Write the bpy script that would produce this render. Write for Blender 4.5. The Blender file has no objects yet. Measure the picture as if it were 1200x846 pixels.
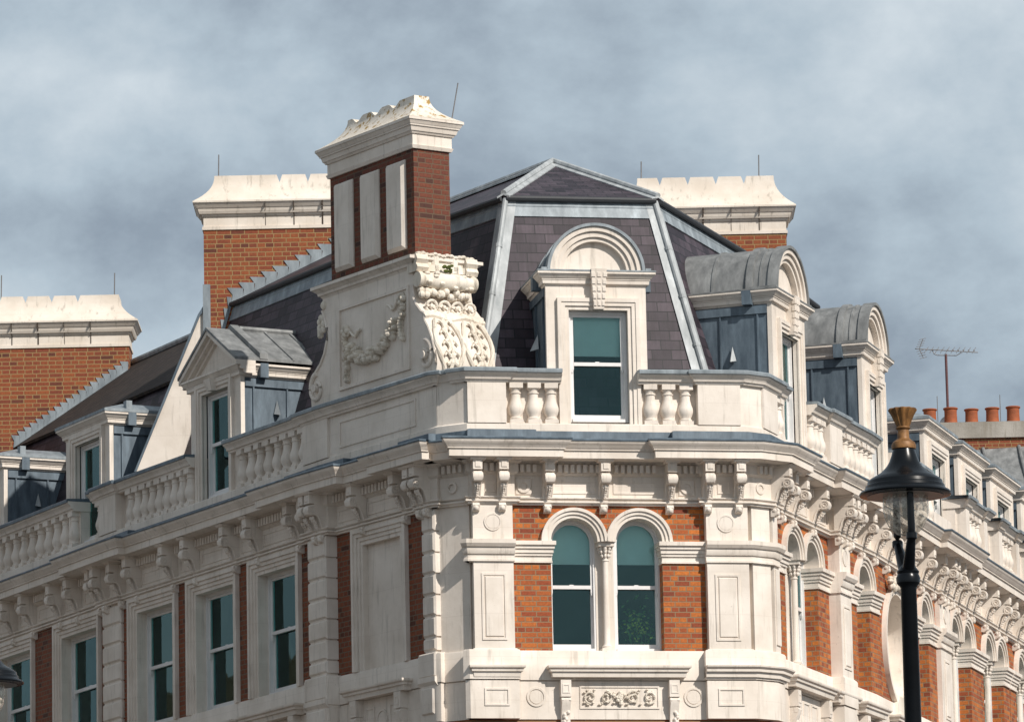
import bpy, bmesh, math, random
from mathutils import Vector, Matrix
random.seed(7)
sc = bpy.context.scene
COL = sc.collection
R_ = math.radians
# ------------------------------------------------------------------ camera
YH, F_PX, ROLL = 1622.0, 6400.0, 0.021
pitch = math.atan((YH - 423) / F_PX)
cam = bpy.data.cameras.new('camera'); cam_o = bpy.data.objects.new('camera', cam); COL.objects.link(cam_o)
cam.sensor_fit = 'HORIZONTAL'; cam.sensor_width = 36.0; cam.lens = 36.0 * F_PX / 1200.0
cam.clip_start = 1.0; cam.clip_end = 5000.0
fw = Vector((0, math.cos(pitch), math.sin(pitch))); up0 = Vector((0, -math.sin(pitch), math.cos(pitch))); rt0 = Vector((1, 0, 0))
rt = math.cos(ROLL) * rt0 - math.sin(ROLL) * up0
up = math.sin(ROLL) * rt0 + math.cos(ROLL) * up0
m3 = Matrix((rt, up, -fw)).transposed()
cam_o.matrix_world = Matrix.Translation((0, 0, 1.6)) @ m3.to_4x4()
sc.camera = cam_o
sc.render.resolution_x, sc.render.resolution_y = 1024, 721
sc.render.engine = 'CYCLES'
# ------------------------------------------------------------------ light
SUN_AZ, SUN_EL = 41.0, 38.0      # degrees, azimuth measured from -Y (towards the viewer) to +X
sd = Vector((math.sin(R_(SUN_AZ)) * math.cos(R_(SUN_EL)), -math.cos(R_(SUN_AZ)) * math.cos(R_(SUN_EL)), math.sin(R_(SUN_EL))))
sun = bpy.data.lights.new('sun', 'SUN'); sun.energy = 4.6; sun.angle = R_(0.55); sun.color = (1.0, 0.94, 0.86)
sun_o = bpy.data.objects.new('sun', sun); COL.objects.link(sun_o)
sun_o.rotation_euler = (-sd).to_track_quat('-Z', 'Y').to_euler(); sun_o.location = (30, -30, 60)
w = bpy.data.worlds.new('World'); sc.world = w; w.use_nodes = True
nt = w.node_tree; nt.nodes.clear()
out = nt.nodes.new('ShaderNodeOutputWorld'); mixs = nt.nodes.new('ShaderNodeMixShader')
bg1 = nt.nodes.new('ShaderNodeBackground'); bg2 = nt.nodes.new('ShaderNodeBackground')
sky = nt.nodes.new('ShaderNodeTexSky'); sky.sky_type = 'NISHITA'; sky.sun_disc = False
sky.sun_elevation = R_(SUN_EL); sky.sun_rotation = math.atan2(sd.x, sd.y)
nt.links.new(sky.outputs[0], bg1.inputs[0]); bg1.inputs[1].default_value = 0.10
tc = nt.nodes.new('ShaderNodeTexCoord')
mp = nt.nodes.new('ShaderNodeMapping'); mp.inputs['Scale'].default_value = (9, 9, 13.0); mp.inputs['Location'].default_value = (3.1, 0.4, 1.7)
nt.links.new(tc.outputs['Generated'], mp.inputs[0])
n1 = nt.nodes.new('ShaderNodeTexNoise'); n1.inputs['Scale'].default_value = 1.2; n1.inputs['Detail'].default_value = 14; n1.inputs['Roughness'].default_value = 0.58; n1.inputs['Distortion'].default_value = 0.08
nt.links.new(mp.outputs[0], n1.inputs[0])
cr = nt.nodes.new('ShaderNodeValToRGB')
cr.color_ramp.elements[0].position = 0.37; cr.color_ramp.elements[0].color = (0.27, 0.32, 0.375, 1)
cr.color_ramp.elements[1].position = 0.63; cr.color_ramp.elements[1].color = (0.64, 0.705, 0.745, 1)
el_ = cr.color_ramp.elements.new(0.5); el_.color = (0.45, 0.53, 0.59, 1)
nt.links.new(n1.outputs[0], cr.inputs[0]); nt.links.new(cr.outputs[0], bg2.inputs[0])
sepz = nt.nodes.new('ShaderNodeSeparateXYZ'); nt.links.new(tc.outputs['Generated'], sepz.inputs[0])
mr = nt.nodes.new('ShaderNodeMapRange'); mr.inputs['From Min'].default_value = 0.30; mr.inputs['From Max'].default_value = 0.75; mr.inputs['To Min'].default_value = 1.08; mr.inputs['To Max'].default_value = 0.72
nt.links.new(sepz.outputs[2], mr.inputs[0]); nt.links.new(mr.outputs[0], bg2.inputs[1])
mixs.inputs[0].default_value = 0.86
nt.links.new(bg1.outputs[0], mixs.inputs[1]); nt.links.new(bg2.outputs[0], mixs.inputs[2]); nt.links.new(mixs.outputs[0], out.inputs[0])
vs = sc.view_settings; vs.view_transform = 'Standard'; vs.look = 'None'; vs.exposure = 0.0; vs.gamma = 1.0; vs.use_curve_mapping = False

# ------------------------------------------------------------------ materials
def nmat(name):
    m = bpy.data.materials.new(name); m.use_nodes = True
    t = m.node_tree; b = t.nodes['Principled BSDF']; return m, t, b
def N(t, ty, **kw):
    n = t.nodes.new(ty)
    for k, v in kw.items():
        if k.startswith('_'): setattr(n, k[1:], v)
        else: n.inputs[k.replace('__', ' ')].default_value = v
    return n
def ramp(t, src, stops):
    r = t.nodes.new('ShaderNodeValToRGB'); el = r.color_ramp.elements
    el[0].position, el[0].color = stops[0][0], (*stops[0][1], 1)
    el[1].position, el[1].color = stops[-1][0], (*stops[-1][1], 1)
    for p, c in stops[1:-1]:
        x = el.new(p); x.color = (*c, 1)
    t.links.new(src, r.inputs[0]); return r
def coord(t, kind='Object', scale=(1, 1, 1)):
    c = t.nodes.new('ShaderNodeTexCoord'); m = t.nodes.new('ShaderNodeMapping'); m.inputs['Scale'].default_value = scale
    if kind == 'World':
        g = t.nodes.new('ShaderNodeNewGeometry'); t.links.new(g.outputs['Position'], m.inputs[0])
    else: t.links.new(c.outputs[kind], m.inputs[0])
    return m.outputs[0]
def mixc(t, a, b, fac, mode='MIX'):
    m = t.nodes.new('ShaderNodeMix'); m.data_type = 'RGBA'; m.blend_type = mode
    for idx, v in ((6, a), (7, b)):
        if isinstance(v, tuple): m.inputs[idx].default_value = (*v, 1)
        else: t.links.new(v, m.inputs[idx])
    if isinstance(fac, float): m.inputs[0].default_value = fac
    else: t.links.new(fac, m.inputs[0])
    return m.outputs[2]
def bump(t, b, src, strength=0.3, dist=0.02):
    n = N(t, 'ShaderNodeBump', Strength=strength, Distance=dist); t.links.new(src, n.inputs['Height']); t.links.new(n.outputs[0], b.inputs['Normal'])

def stucco(name, c1, c2, grime=(0.22, 0.19, 0.15), gr=0.5, lich=False, rough=0.75, grimew=(0.60, 0.80), bs=0.3):
    m, t, b = nmat(name)
    co = coord(t, 'World')
    a = N(t, 'ShaderNodeTexNoise', Scale=1.7, Detail=6.0, Roughness=0.6); t.links.new(co, a.inputs[0])
    base = ramp(t, a.outputs[0], [(0.35, c1), (0.65, c2)]).outputs[0]
    # rain streaks: noise drawn out in z
    co2 = coord(t, 'World', (9, 9, 0.9))
    s = N(t, 'ShaderNodeTexNoise', Scale=1.3, Detail=5.0, Roughness=0.65); t.links.new(co2, s.inputs[0])
    f = ramp(t, s.outputs[0], [(grimew[0], (0, 0, 0)), (grimew[1], (1, 1, 1))])
    fm = t.nodes.new('ShaderNodeMath'); fm.operation = 'MULTIPLY'; fm.inputs[1].default_value = gr
    t.links.new(f.outputs[0], fm.inputs[0])
    col = mixc(t, base, grime, fm.outputs[0])
    # small chips and specks
    sp = N(t, 'ShaderNodeTexNoise', Scale=22.0, Detail=3.0, Roughness=0.7); t.links.new(co, sp.inputs[0])
    fs = ramp(t, sp.outputs[0], [(0.68, (0, 0, 0)), (0.76, (1, 1, 1))])
    f2 = t.nodes.new('ShaderNodeMath'); f2.operation = 'MULTIPLY'; f2.inputs[1].default_value = gr * 0.8
    t.links.new(fs.outputs[0], f2.inputs[0]); col = mixc(t, col, (0.16, 0.13, 0.10), f2.outputs[0])
    cj = coord(t, 'UV'); bj = N(t, 'ShaderNodeTexBrick', Scale=1.0, _offset=0.5)
    bj.inputs['Brick Width'].default_value = 1.15; bj.inputs['Row Height'].default_value = 0.62; bj.inputs['Mortar Size'].default_value = 0.006; bj.inputs['Mortar Smooth'].default_value = 0.4
    bj.inputs['Color1'].default_value = (1, 1, 1, 1); bj.inputs['Color2'].default_value = (.93, .925, .915, 1); bj.inputs['Mortar'].default_value = (.72, .69, .66, 1); t.links.new(cj, bj.inputs[0])
    col = mixc(t, col, bj.outputs['Color'], 0.28, 'MULTIPLY')
    if lich:
        l = N(t, 'ShaderNodeTexNoise', Scale=7.0, Detail=5.0, Roughness=0.7); t.links.new(co, l.inputs[0])
        fl = ramp(t, l.outputs[0], [(0.545, (0, 0, 0)), (0.60, (1, 1, 1))])
        col = mixc(t, col, (0.33, 0.20, 0.05), fl.outputs[0])
    t.links.new(col, b.inputs['Base Color']); b.inputs['Roughness'].default_value = rough
    bump(t, b, sp.outputs[0], bs, 0.006)
    return m
M_ST = stucco('painted_stucco', (0.66, 0.585, 0.51), (0.80, 0.725, 0.65), gr=0.55, grimew=(0.55, 0.78))
M_STD = stucco('shaded_side_stucco', (0.68, 0.60, 0.52), (0.75, 0.68, 0.60), gr=0.30)
M_CAP = stucco('chimney_cap_render', (0.64, 0.56, 0.475), (0.76, 0.69, 0.61), gr=0.55, grimew=(0.57, 0.72), bs=0.35)
M_CAPL = stucco('lichened_render', (0.66, 0.59, 0.50), (0.76, 0.70, 0.62), gr=0.7, lich=True, grimew=(0.56, 0.72), bs=0.6)
M_CARV = stucco('carved_stone', (0.66, 0.58, 0.48), (0.80, 0.74, 0.65), grime=(0.2, 0.16, 0.11), gr=0.7, grimew=(0.52, 0.70), bs=0.5)
M_CONC = stucco('weathered_concrete', (0.26, 0.235, 0.20), (0.40, 0.37, 0.33), gr=0.8, grimew=(0.5, 0.7), bs=0.8)

def brickmat(name, ca, cb, cdark, mortar, scale=1.0, rowh=0.075, bw=0.225, bumpk=0.6, mort=0.0085, squash=0.5, offs=0.5, darkw=(0.58, 0.72)):
    m, t, b = nmat(name)
    mpg = t.nodes.new('ShaderNodeMapping'); mpg.inputs['Location'].default_value = (37.37, 0, 0); t.links.new(coord(t, 'UV'), mpg.inputs[0]); co = mpg.outputs[0]
    br = N(t, 'ShaderNodeTexBrick', Scale=1.0, _offset=offs, _squash=squash, _squash_frequency=2)
    br.inputs['Brick Width'].default_value = bw; br.inputs['Row Height'].default_value = rowh
    br.inputs['Mortar Size'].default_value = mort; br.inputs['Mortar Smooth'].default_value = 0.25; br.inputs['Bias'].default_value = 0.0
    br.inputs['Color1'].default_value = (1, 1, 1, 1); br.inputs['Color2'].default_value = (0, 0, 0, 1); br.inputs['Mortar'].default_value = (0.5, 0.5, 0.5, 1)
    t.links.new(co, br.inputs[0])
    body = ramp(t, br.outputs['Color'], [(0.0, cdark), (0.18, ca), (0.55, cb), (1.0, ca)]).outputs[0]
    n = N(t, 'ShaderNodeTexNoise', Scale=1.4, Detail=9.0, Roughness=0.72); t.links.new(co, n.inputs[0])
    fr = ramp(t, n.outputs[0], [(darkw[0] - 0.15, (0, 0, 0)), (darkw[1], (1, 1, 1))])
    fm = t.nodes.new('ShaderNodeMath'); fm.operation = 'MULTIPLY'; fm.inputs[1].default_value = 0.40; t.links.new(fr.outputs[0], fm.inputs[0])
    body = mixc(t, body, cdark, fm.outputs[0])
    n2 = N(t, 'ShaderNodeTexNoise', Scale=30.0, Detail=3.0, Roughness=0.6); t.links.new(co, n2.inputs[0])
    g = ramp(t, n2.outputs[0], [(0.3, (0.75, 0.75, 0.75)), (0.7, (1.2, 1.2, 1.2))])
    body = mixc(t, body, g.outputs[0], 1.0, 'MULTIPLY')
    col = mixc(t, body, mortar, br.outputs['Fac'])
    t.links.new(col, b.inputs['Base Color']); b.inputs['Roughness'].default_value = 0.85
    inv = t.nodes.new('ShaderNodeMath'); inv.operation = 'SUBTRACT'; inv.inputs[0].default_value = 1.0; t.links.new(br.outputs['Fac'], inv.inputs[1])
    bump(t, b, inv.outputs[0], bumpk, 0.012)
    return m
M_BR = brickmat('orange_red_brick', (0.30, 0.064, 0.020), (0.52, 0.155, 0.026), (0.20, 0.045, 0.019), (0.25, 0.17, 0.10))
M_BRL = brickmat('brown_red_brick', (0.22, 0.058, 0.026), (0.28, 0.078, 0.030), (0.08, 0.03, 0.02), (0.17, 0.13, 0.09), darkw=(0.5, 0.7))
M_BRC = brickmat('chimney_brick', (0.22, 0.050, 0.021), (0.29, 0.080, 0.024), (0.10, 0.03, 0.018), (0.30, 0.195, 0.085), squash=0.6, darkw=(0.52, 0.72))
M_BRD = brickmat('sooty_chimney_brick', (0.14, 0.036, 0.020), (0.19, 0.05, 0.022), (0.05, 0.02, 0.014), (0.12, 0.08, 0.05), squash=0.6, darkw=(0.48, 0.68))

def slate(name, ca, cb, rowh, bw, mort=0.008, wet=0.45):
    m, t, b = nmat(name)
    co = coord(t, 'UV')
    br = N(t, 'ShaderNodeTexBrick', Scale=1.0, _offset=0.5, _squash=1.0)
    br.inputs['Brick Width'].default_value = bw; br.inputs['Row Height'].default_value = rowh
    br.inputs['Mortar Size'].default_value = mort; br.inputs['Mortar Smooth'].default_value = 0.1
    br.inputs['Color1'].default_value = (1, 1, 1, 1); br.inputs['Color2'].default_value = (0, 0, 0, 1); br.inputs['Mortar'].default_value = (0.5, 0.5, 0.5, 1)
    t.links.new(co, br.inputs[0])
    body = ramp(t, br.outputs['Color'], [(0.0, ca), (1.0, cb)]).outputs[0]
    n = N(t, 'ShaderNodeTexNoise', Scale=2.2, Detail=7.0, Roughness=0.7); t.links.new(co, n.inputs[0])
    g = ramp(t, n.outputs[0], [(0.3, (0.72, 0.70, 0.70)), (0.7, (1.28, 1.26, 1.24))])
    body = mixc(t, body, g.outputs[0], 1.0, 'MULTIPLY')
    co3 = coord(t, 'UV', (14, 2.0, 1)); n3 = N(t, 'ShaderNodeTexNoise', Scale=1.0, Detail=4.0, Roughness=0.6); t.links.new(co3, n3.inputs[0])
    g3 = ramp(t, n3.outputs[0], [(0.35, (0.85, 0.85, 0.85)), (0.7, (1.2, 1.2, 1.22))])
    body = mixc(t, body, g3.outputs[0], 1.0, 'MULTIPLY')
    col = mixc(t, body, (0.012, 0.011, 0.014), br.outputs['Fac'])
    t.links.new(col, b.inputs['Base Color']); b.inputs['Roughness'].default_value = wet + .1; b.inputs['Specular IOR Level'].default_value = 0.3
    # each slate tips outwards towards its lower edge
    sep = t.nodes.new('ShaderNodeSeparateXYZ'); t.links.new(co, sep.inputs[0])
    d = t.nodes.new('ShaderNodeMath'); d.operation = 'DIVIDE'; d.inputs[1].default_value = rowh; t.links.new(sep.outputs[1], d.inputs[0])
    f = t.nodes.new('ShaderNodeMath'); f.operation = 'FRACT'; t.links.new(d.outputs[0], f.inputs[0])
    inv = t.nodes.new('ShaderNodeMath'); inv.operation = 'SUBTRACT'; inv.inputs[0].default_value = 1.0; t.links.new(f.outputs[0], inv.inputs[1])
    ad = t.nodes.new('ShaderNodeMath'); ad.operation = 'MULTIPLY_ADD'; ad.inputs[1].default_value = 0.25
    t.links.new(n3.outputs[0], ad.inputs[0]); t.links.new(inv.outputs[0], ad.inputs[2])
    bump(t, b, ad.outputs[0], 0.7, 0.012)
    return m
M_SL = slate('purple_slate', (0.020, 0.015, 0.021), (0.066, 0.050, 0.063), 0.16, 0.29)
M_SLF = slate('brown_fine_slate', (0.026, 0.019, 0.015), (0.045, 0.033, 0.026), 0.13, 0.24, 0.018, 0.8)

def leadmat(name, c1, c2, rough=0.55, metal=0.1):
    m, t, b = nmat(name)
    co = coord(t, 'World', (3, 3, 0.8))
    n = N(t, 'ShaderNodeTexNoise', Scale=2.0, Detail=7.0, Roughness=0.65); t.links.new(co, n.inputs[0])
    col = ramp(t, n.outputs[0], [(0.3, c1), (0.55, c2), (0.75, tuple(min(1, x * 1.5) for x in c2))]).outputs[0]
    t.links.new(col, b.inputs['Base Color']); b.inputs['Roughness'].default_value = rough; b.inputs['Metallic'].default_value = metal
    co2 = coord(t, 'World'); n2 = N(t, 'ShaderNodeTexNoise', Scale=9.0, Detail=4.0); t.links.new(co2, n2.inputs[0])
    bump(t, b, n2.outputs[0], 0.25, 0.008)
    return m
M_LEAD = leadmat('weathered_lead', (0.14, 0.165, 0.185), (0.25, 0.285, 0.31))
M_LEADB = leadmat('blue_lead', (0.05, 0.072, 0.095), (0.11, 0.145, 0.178), 0.5, 0.1)
M_LEADG = leadmat('grey_lead_roll', (0.26, 0.28, 0.29), (0.40, 0.42, 0.43), 0.6, 0.1)
M_LEADR = leadmat('streaked_roof_lead', (0.115, 0.12, 0.122), (0.22, 0.225, 0.225), 0.6, 0.15)

def plain(name, c, rough=0.5, metal=0.0, var=0.15, sc_=6.0, coat=0.0):
    m, t, b = nmat(name); co = coord(t, 'Object')
    n = N(t, 'ShaderNodeTexNoise', Scale=sc_, Detail=5.0, Roughness=0.6); t.links.new(co, n.inputs[0])
    col = ramp(t, n.outputs[0], [(0.3, tuple(x * (1 - var) for x in c)), (0.7, tuple(min(1, x * (1 + var)) for x in c))]).outputs[0]
    t.links.new(col, b.inputs['Base Color']); b.inputs['Roughness'].default_value = rough; b.inputs['Metallic'].default_value = metal
    if coat: b.inputs['Coat Weight'].default_value = coat; b.inputs['Coat Roughness'].default_value = 0.05
    return m
M_SASH = plain('white_sash_paint', (0.74, 0.72, 0.71), 0.35, var=0.05)
M_BLACK = plain('black_gloss_paint', (0.0035, 0.0045, 0.006), 0.26, var=0.3); M_BLACK.node_tree.nodes['Principled BSDF'].inputs['Specular IOR Level'].default_value = 0.28
M_BRASS = plain('dull_brass', (0.20, 0.095, 0.030), 0.55, 0.15, 0.5, 16)
M_TERRA = plain('terracotta', (0.30, 0.080, 0.028), 0.8, var=0.3, sc_=5)
M_ROD = plain('grey_metal_rod', (0.20, 0.19, 0.19), 0.5, 0.4)
M_MAST = plain('red_brown_mast', (0.10, 0.035, 0.035), 0.5)
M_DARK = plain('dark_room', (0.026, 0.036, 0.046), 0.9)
M_REFL = plain('lamp_reflector', (0.28, 0.27, 0.25), 0.35, 0.5)
M_BLIND = plain('white_roller_blind', (0.78, 0.80, 0.78), 0.9, var=0.04)
M_CURT = plain('green_grey_curtain', (0.50, 0.62, 0.58), 0.9, var=0.3, sc_=2)
M_LEAF = plain('leaf_green', (0.07, 0.18, 0.035), 0.5, var=0.6, sc_=8)
M_MOSS = plain('dry_moss', (0.09, 0.11, 0.02), 0.9, var=0.5, sc_=8)
M_LEAFY = plain('leaf_yellow', (0.55, 0.60, 0.10), 0.5, var=0.4, sc_=8)
M_POT = plain('plant_pot', (0.2, 0.19, 0.18), 0.6)
M_ASPH = plain('asphalt', (0.05, 0.05, 0.052), 0.9, var=0.3, sc_=0.8)
def glassmat(name, tint, ior=1.5, refl=1.0, wob=0.05):
    m = bpy.data.materials.new(name); m.use_nodes = True; t = m.node_tree; t.nodes.clear()
    o = t.nodes.new('ShaderNodeOutputMaterial'); mx = t.nodes.new('ShaderNodeMixShader')
    tr = t.nodes.new('ShaderNodeBsdfTransparent'); tr.inputs[0].default_value = (*tint, 1)
    gl = t.nodes.new('ShaderNodeBsdfGlossy'); gl.inputs['Roughness'].default_value = 0.02; gl.inputs[0].default_value = (0.62 * refl, 0.93 * refl, 0.93 * refl, 1)
    fr = t.nodes.new('ShaderNodeFresnel'); fr.inputs[0].default_value = ior
    c = coord(t, 'World'); n = N(t, 'ShaderNodeTexNoise', Scale=1.3, Detail=2.0); t.links.new(c, n.inputs[0])
    bp = N(t, 'ShaderNodeBump', Strength=wob, Distance=0.05); t.links.new(n.outputs[0], bp.inputs['Height'])
    t.links.new(bp.outputs[0], gl.inputs['Normal'])
    t.links.new(fr.outputs[0], mx.inputs[0]); t.links.new(tr.outputs[0], mx.inputs[1]); t.links.new(gl.outputs[0], mx.inputs[2]); t.links.new(mx.outputs[0], o.inputs[0])
    return m
M_GLASS = glassmat('teal_window_glass', (0.88, 0.975, 0.965))
def bowlmat():
    m = bpy.data.materials.new('clear_lamp_glass'); m.use_nodes = True; t = m.node_tree; t.nodes.clear()
    o = t.nodes.new('ShaderNodeOutputMaterial'); mx = t.nodes.new('ShaderNodeMixShader'); mx2 = t.nodes.new('ShaderNodeMixShader')
    tr = t.nodes.new('ShaderNodeBsdfTransparent'); tr.inputs[0].default_value = (.95, .93, .90, 1)
    df = t.nodes.new('ShaderNodeBsdfDiffuse'); df.inputs[0].default_value = (.75, .68, .58, 1)
    gl = t.nodes.new('ShaderNodeBsdfGlossy'); gl.inputs['Roughness'].default_value = 0.08
    c = coord(t, 'World'); n = N(t, 'ShaderNodeTexNoise', Scale=28.0, Detail=3.0, Roughness=0.7); t.links.new(c, n.inputs[0])
    rr = ramp(t, n.outputs[0], [(0.42, (.10, .10, .10)), (0.60, (.72, .72, .72))])
    t.links.new(rr.outputs[0], mx.inputs[0]); t.links.new(tr.outputs[0], mx.inputs[1]); t.links.new(df.outputs[0], mx.inputs[2])
    lw = t.nodes.new('ShaderNodeLayerWeight'); lw.inputs[0].default_value = 0.25
    er = ramp(t, lw.outputs['Facing'], [(0.35, (.07, .07, .07)), (1.0, (.55, .55, .55))]); t.links.new(er.outputs[0], mx2.inputs[0])
    t.links.new(mx.outputs[0], mx2.inputs[1]); t.links.new(gl.outputs[0], mx2.inputs[2]); t.links.new(mx2.outputs[0], o.inputs[0]); return m
M_BOWL = bowlmat()

# ------------------------------------------------------------------ mesh helpers
class MB:
    def __init__(s): s.v = []; s.f = []
    def add(s, vs, fs):
        b = len(s.v); s.v += [tuple(v) for v in vs]; s.f += [tuple(i + b for i in f) for f in fs]
    def build(s, name, mat, parent=None, origin=(0, 0, 0), smooth=True, loc=None, ang=0.55):
        me = bpy.data.meshes.new(name)
        o3 = Vector(origin)
        me.from_pydata([tuple(Vector(v) - o3) for v in s.v], [], s.f)
        bm = bmesh.new(); bm.from_mesh(me)
        bmesh.ops.recalc_face_normals(bm, faces=bm.faces)
        uvl = bm.loops.layers.uv.new('UVMap')
        for f in bm.faces:
            n = f.normal; z = Vector((0, 0, 1))
            t = z.cross(n)
            if t.length < 0.15: t = Vector((1, 0, 0))
            t.normalize(); bt = n.cross(t)
            for l in f.loops:
                p = l.vert.co + o3; l[uvl].uv = (p.dot(t), p.dot(bt))
            f.smooth = smooth
        if smooth:
            for e in bm.edges:
                if len(e.link_faces) != 2 or e.calc_face_angle(3) > ang: e.smooth = False
        bm.to_mesh(me); bm.free()
        me.materials.append(mat)
        ob = bpy.data.objects.new(name, me); COL.objects.link(ob)
        if parent is not None: ob.parent = parent
        if loc is not None: ob.location = loc
        return ob
def prism(M, T, pts, a, b, plane='sz'):
    """pts polygon in plane; extruded from a to b along the remaining axis. T maps (s,n,z)->world"""
    def mk(p, c):
        if plane == 'sz': return T(p[0], c, p[1])
        if plane == 'nz': return T(c, p[0], p[1])
        return T(p[0], p[1], c)
    k = len(pts); v = [mk(p, a) for p in pts] + [mk(p, b) for p in pts]
    fs = [tuple(range(k)), tuple(range(2 * k - 1, k - 1, -1))] + [(i, (i + 1) % k, k + (i + 1) % k, k + i) for i in range(k)]
    M.add(v, fs)
def box(M, T, s0, s1, n0, n1, z0, z1): prism(M, T, [(s0, z0), (s1, z0), (s1, z1), (s0, z1)], n0, n1)
def bevbox(M, T, s0, s1, n0, n1, z0, z1, bv, bz=None):
    """block whose front is pillowed by a bevel bv"""
    bz = bv if bz is None else bz
    v = [T(s, n, z) for n in (n0, n1 - bv) for s, z in ((s0, z0), (s1, z0), (s1, z1), (s0, z1))] + \
        [T(s, n1, z) for s, z in ((s0 + bv, z0 + bz), (s1 - bv, z0 + bz), (s1 - bv, z1 - bz), (s0 + bv, z1 - bz))]
    fs = [(0, 1, 2, 3), (8, 9, 10, 11)]
    for a in (0, 4):
        for i in range(4): fs.append((a + i, a + (i + 1) % 4, a + 4 + (i + 1) % 4, a + 4 + i))
    M.add(v, fs)
def ring(M, T, cs, cz, r0, r1, a0, a1, n0, n1, seg=24, full=False):
    """annular sector in the facade plane"""
    v = []; fs = []
    k = seg if full else seg + 1
    for i in range(k):
        a = a0 + (a1 - a0) * i / seg; c, s = math.cos(a), math.sin(a)
        v += [T(cs + r0 * c, n0, cz + r0 * s), T(cs + r1 * c, n0, cz + r1 * s), T(cs + r1 * c, n1, cz + r1 * s), T(cs + r0 * c, n1, cz + r0 * s)]
    for i in range(seg):
        a = 4 * i; b = 4 * ((i + 1) % k)
        for j in range(4): fs.append((a + j, a + (j + 1) % 4, b + (j + 1) % 4, b + j))
    if not full: fs += [(0, 1, 2, 3), tuple(4 * seg + j for j in (3, 2, 1, 0))]
    M.add(v, fs)
def disc(M, T, cs, cz, r, n0, n1, seg=24, rs=1.0):
    prism(M, T, [(cs + rs * r * math.cos(2 * math.pi * i / seg), cz + r * math.sin(2 * math.pi * i / seg)) for i in range(seg)], n0, n1)
def lathe(M, P, prof, seg=20, ax=(Vector((1, 0, 0)), Vector((0, 1, 0)), Vector((0, 0, 1)))):
    """prof = [(r,h)], revolved about ax[2] through P"""
    X, Y, Z = ax; P = Vector(P); v = []; fs = []
    for r, h in prof:
        for i in range(seg):
            a = 2 * math.pi * i / seg; v.append(P + X * (r * math.cos(a)) + Y * (r * math.sin(a)) + Z * h)
    for j in range(len(prof) - 1):
        for i in range(seg): fs.append((j * seg + i, j * seg + (i + 1) % seg, (j + 1) * seg + (i + 1) % seg, (j + 1) * seg + i))
    fs += [tuple(range(seg))[::-1], tuple((len(prof) - 1) * seg + i for i in range(seg))]
    M.add(v, fs)
def tube(M, pts, r, seg=8, closed=False):
    pts = [Vector(p) for p in pts]; v = []; fs = []; n = len(pts)
    for i, p in enumerate(pts):
        d = (pts[min(i + 1, n - 1)] - pts[max(i - 1, 0)]).normalized()
        a = d.cross(Vector((0, 0, 1)));
        if a.length < 0.1: a = d.cross(Vector((0, 1, 0)))
        a.normalize(); b = d.cross(a); rr = r[i] if isinstance(r, (list, tuple)) else r
        for k in range(seg):
            t = 2 * math.pi * k / seg; v.append(p + a * (rr * math.cos(t)) + b * (rr * math.sin(t)))
    for i in range(n - 1):
        for k in range(seg): fs.append((i * seg + k, i * seg + (k + 1) % seg, (i + 1) * seg + (k + 1) % seg, (i + 1) * seg + k))
    fs += [tuple(range(seg)), tuple((n - 1) * seg + k for k in range(seg))[::-1]]
    M.add(v, fs)
def ball(M, P, rx, ry=None, rz=None, seg=10, rings=7, T=None):
    ry = rx if ry is None else ry; rz = rx if rz is None else rz
    v = []; fs = []
    for j in range(1, rings):
        ph = math.pi * j / rings
        for i in range(seg):
            th = 2 * math.pi * i / seg
            q = (rx * math.sin(ph) * math.cos(th), ry * math.sin(ph) * math.sin(th), rz * math.cos(ph))
            v.append((P[0] + q[0], P[1] + q[1], P[2] + q[2]))
    v += [(P[0], P[1], P[2] + rz), (P[0], P[1], P[2] - rz)]
    if T: v = [T(*q) for q in v]
    for j in range(rings - 2):
        for i in range(seg): fs.append((j * seg + i, j * seg + (i + 1) % seg, (j + 1) * seg + (i + 1) % seg, (j + 1) * seg + i))
    a, b = len(v) - 2, len(v) - 1
    for i in range(seg): fs += [(a, (i + 1) % seg, i), (b, (rings - 2) * seg + i, (rings - 2) * seg + (i + 1) % seg)]
    M.add(v, fs)
def empty(name, label, cat, loc=(0, 0, 0), group=None):
    o = bpy.data.objects.new(name, None); COL.objects.link(o); o.location = loc; o['label'] = label; o['category'] = cat
    if group: o['group'] = group
    return o

# ------------------------------------------------------------------ plan of the facade (metres), left street -> rounded front -> right street
PL = [Vector(p) for p in [(-9.5, 92.56), (-6.09, 85.91), (-2.78, 80.0), (-1.10, 77.45), (-.66, 77.19), (3.33, 77.93), (3.60, 78.15), (5.45, 83.23), (10.2, 99.1)]]
PL[0] = PL[1] + (PL[0] - PL[1]).normalized() * 15.0          # run on past the left edge of the picture
PL[-1] = PL[-2] + (PL[-1] - PL[-2]).normalized() * 24.0
S0 = 7.474 - 15.0
SS = [S0]
for a, b in zip(PL[:-1], PL[1:]): SS.append(SS[-1] + (b - a).length)
def seg_of(s):
    for i in range(len(SS) - 1):
        if s < SS[i + 1]: return i
    return len(SS) - 2
def frame(i):
    d = (PL[i + 1] - PL[i]).normalized(); return PL[i], d, Vector((d.y, -d.x)), SS[i]
def FT(i):
    O, d, n, s0 = frame(i)
    def T(s, nn, z):
        p = O + d * (s - s0) + n * nn; return Vector((p.x, p.y, z))
    return T
def TA(s): return FT(seg_of(s))
def LT(s, n0=0.0):
    """object matrix for a repeated piece: local x along the wall, local y into the wall"""
    i = seg_of(s); O, d, n, s0 = frame(i); p = O + d * (s - s0) + n * n0
    return p, math.atan2(d.y, d.x)
def local(s, n, z): return Vector((s, -n, z))
LOFT = local
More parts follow.
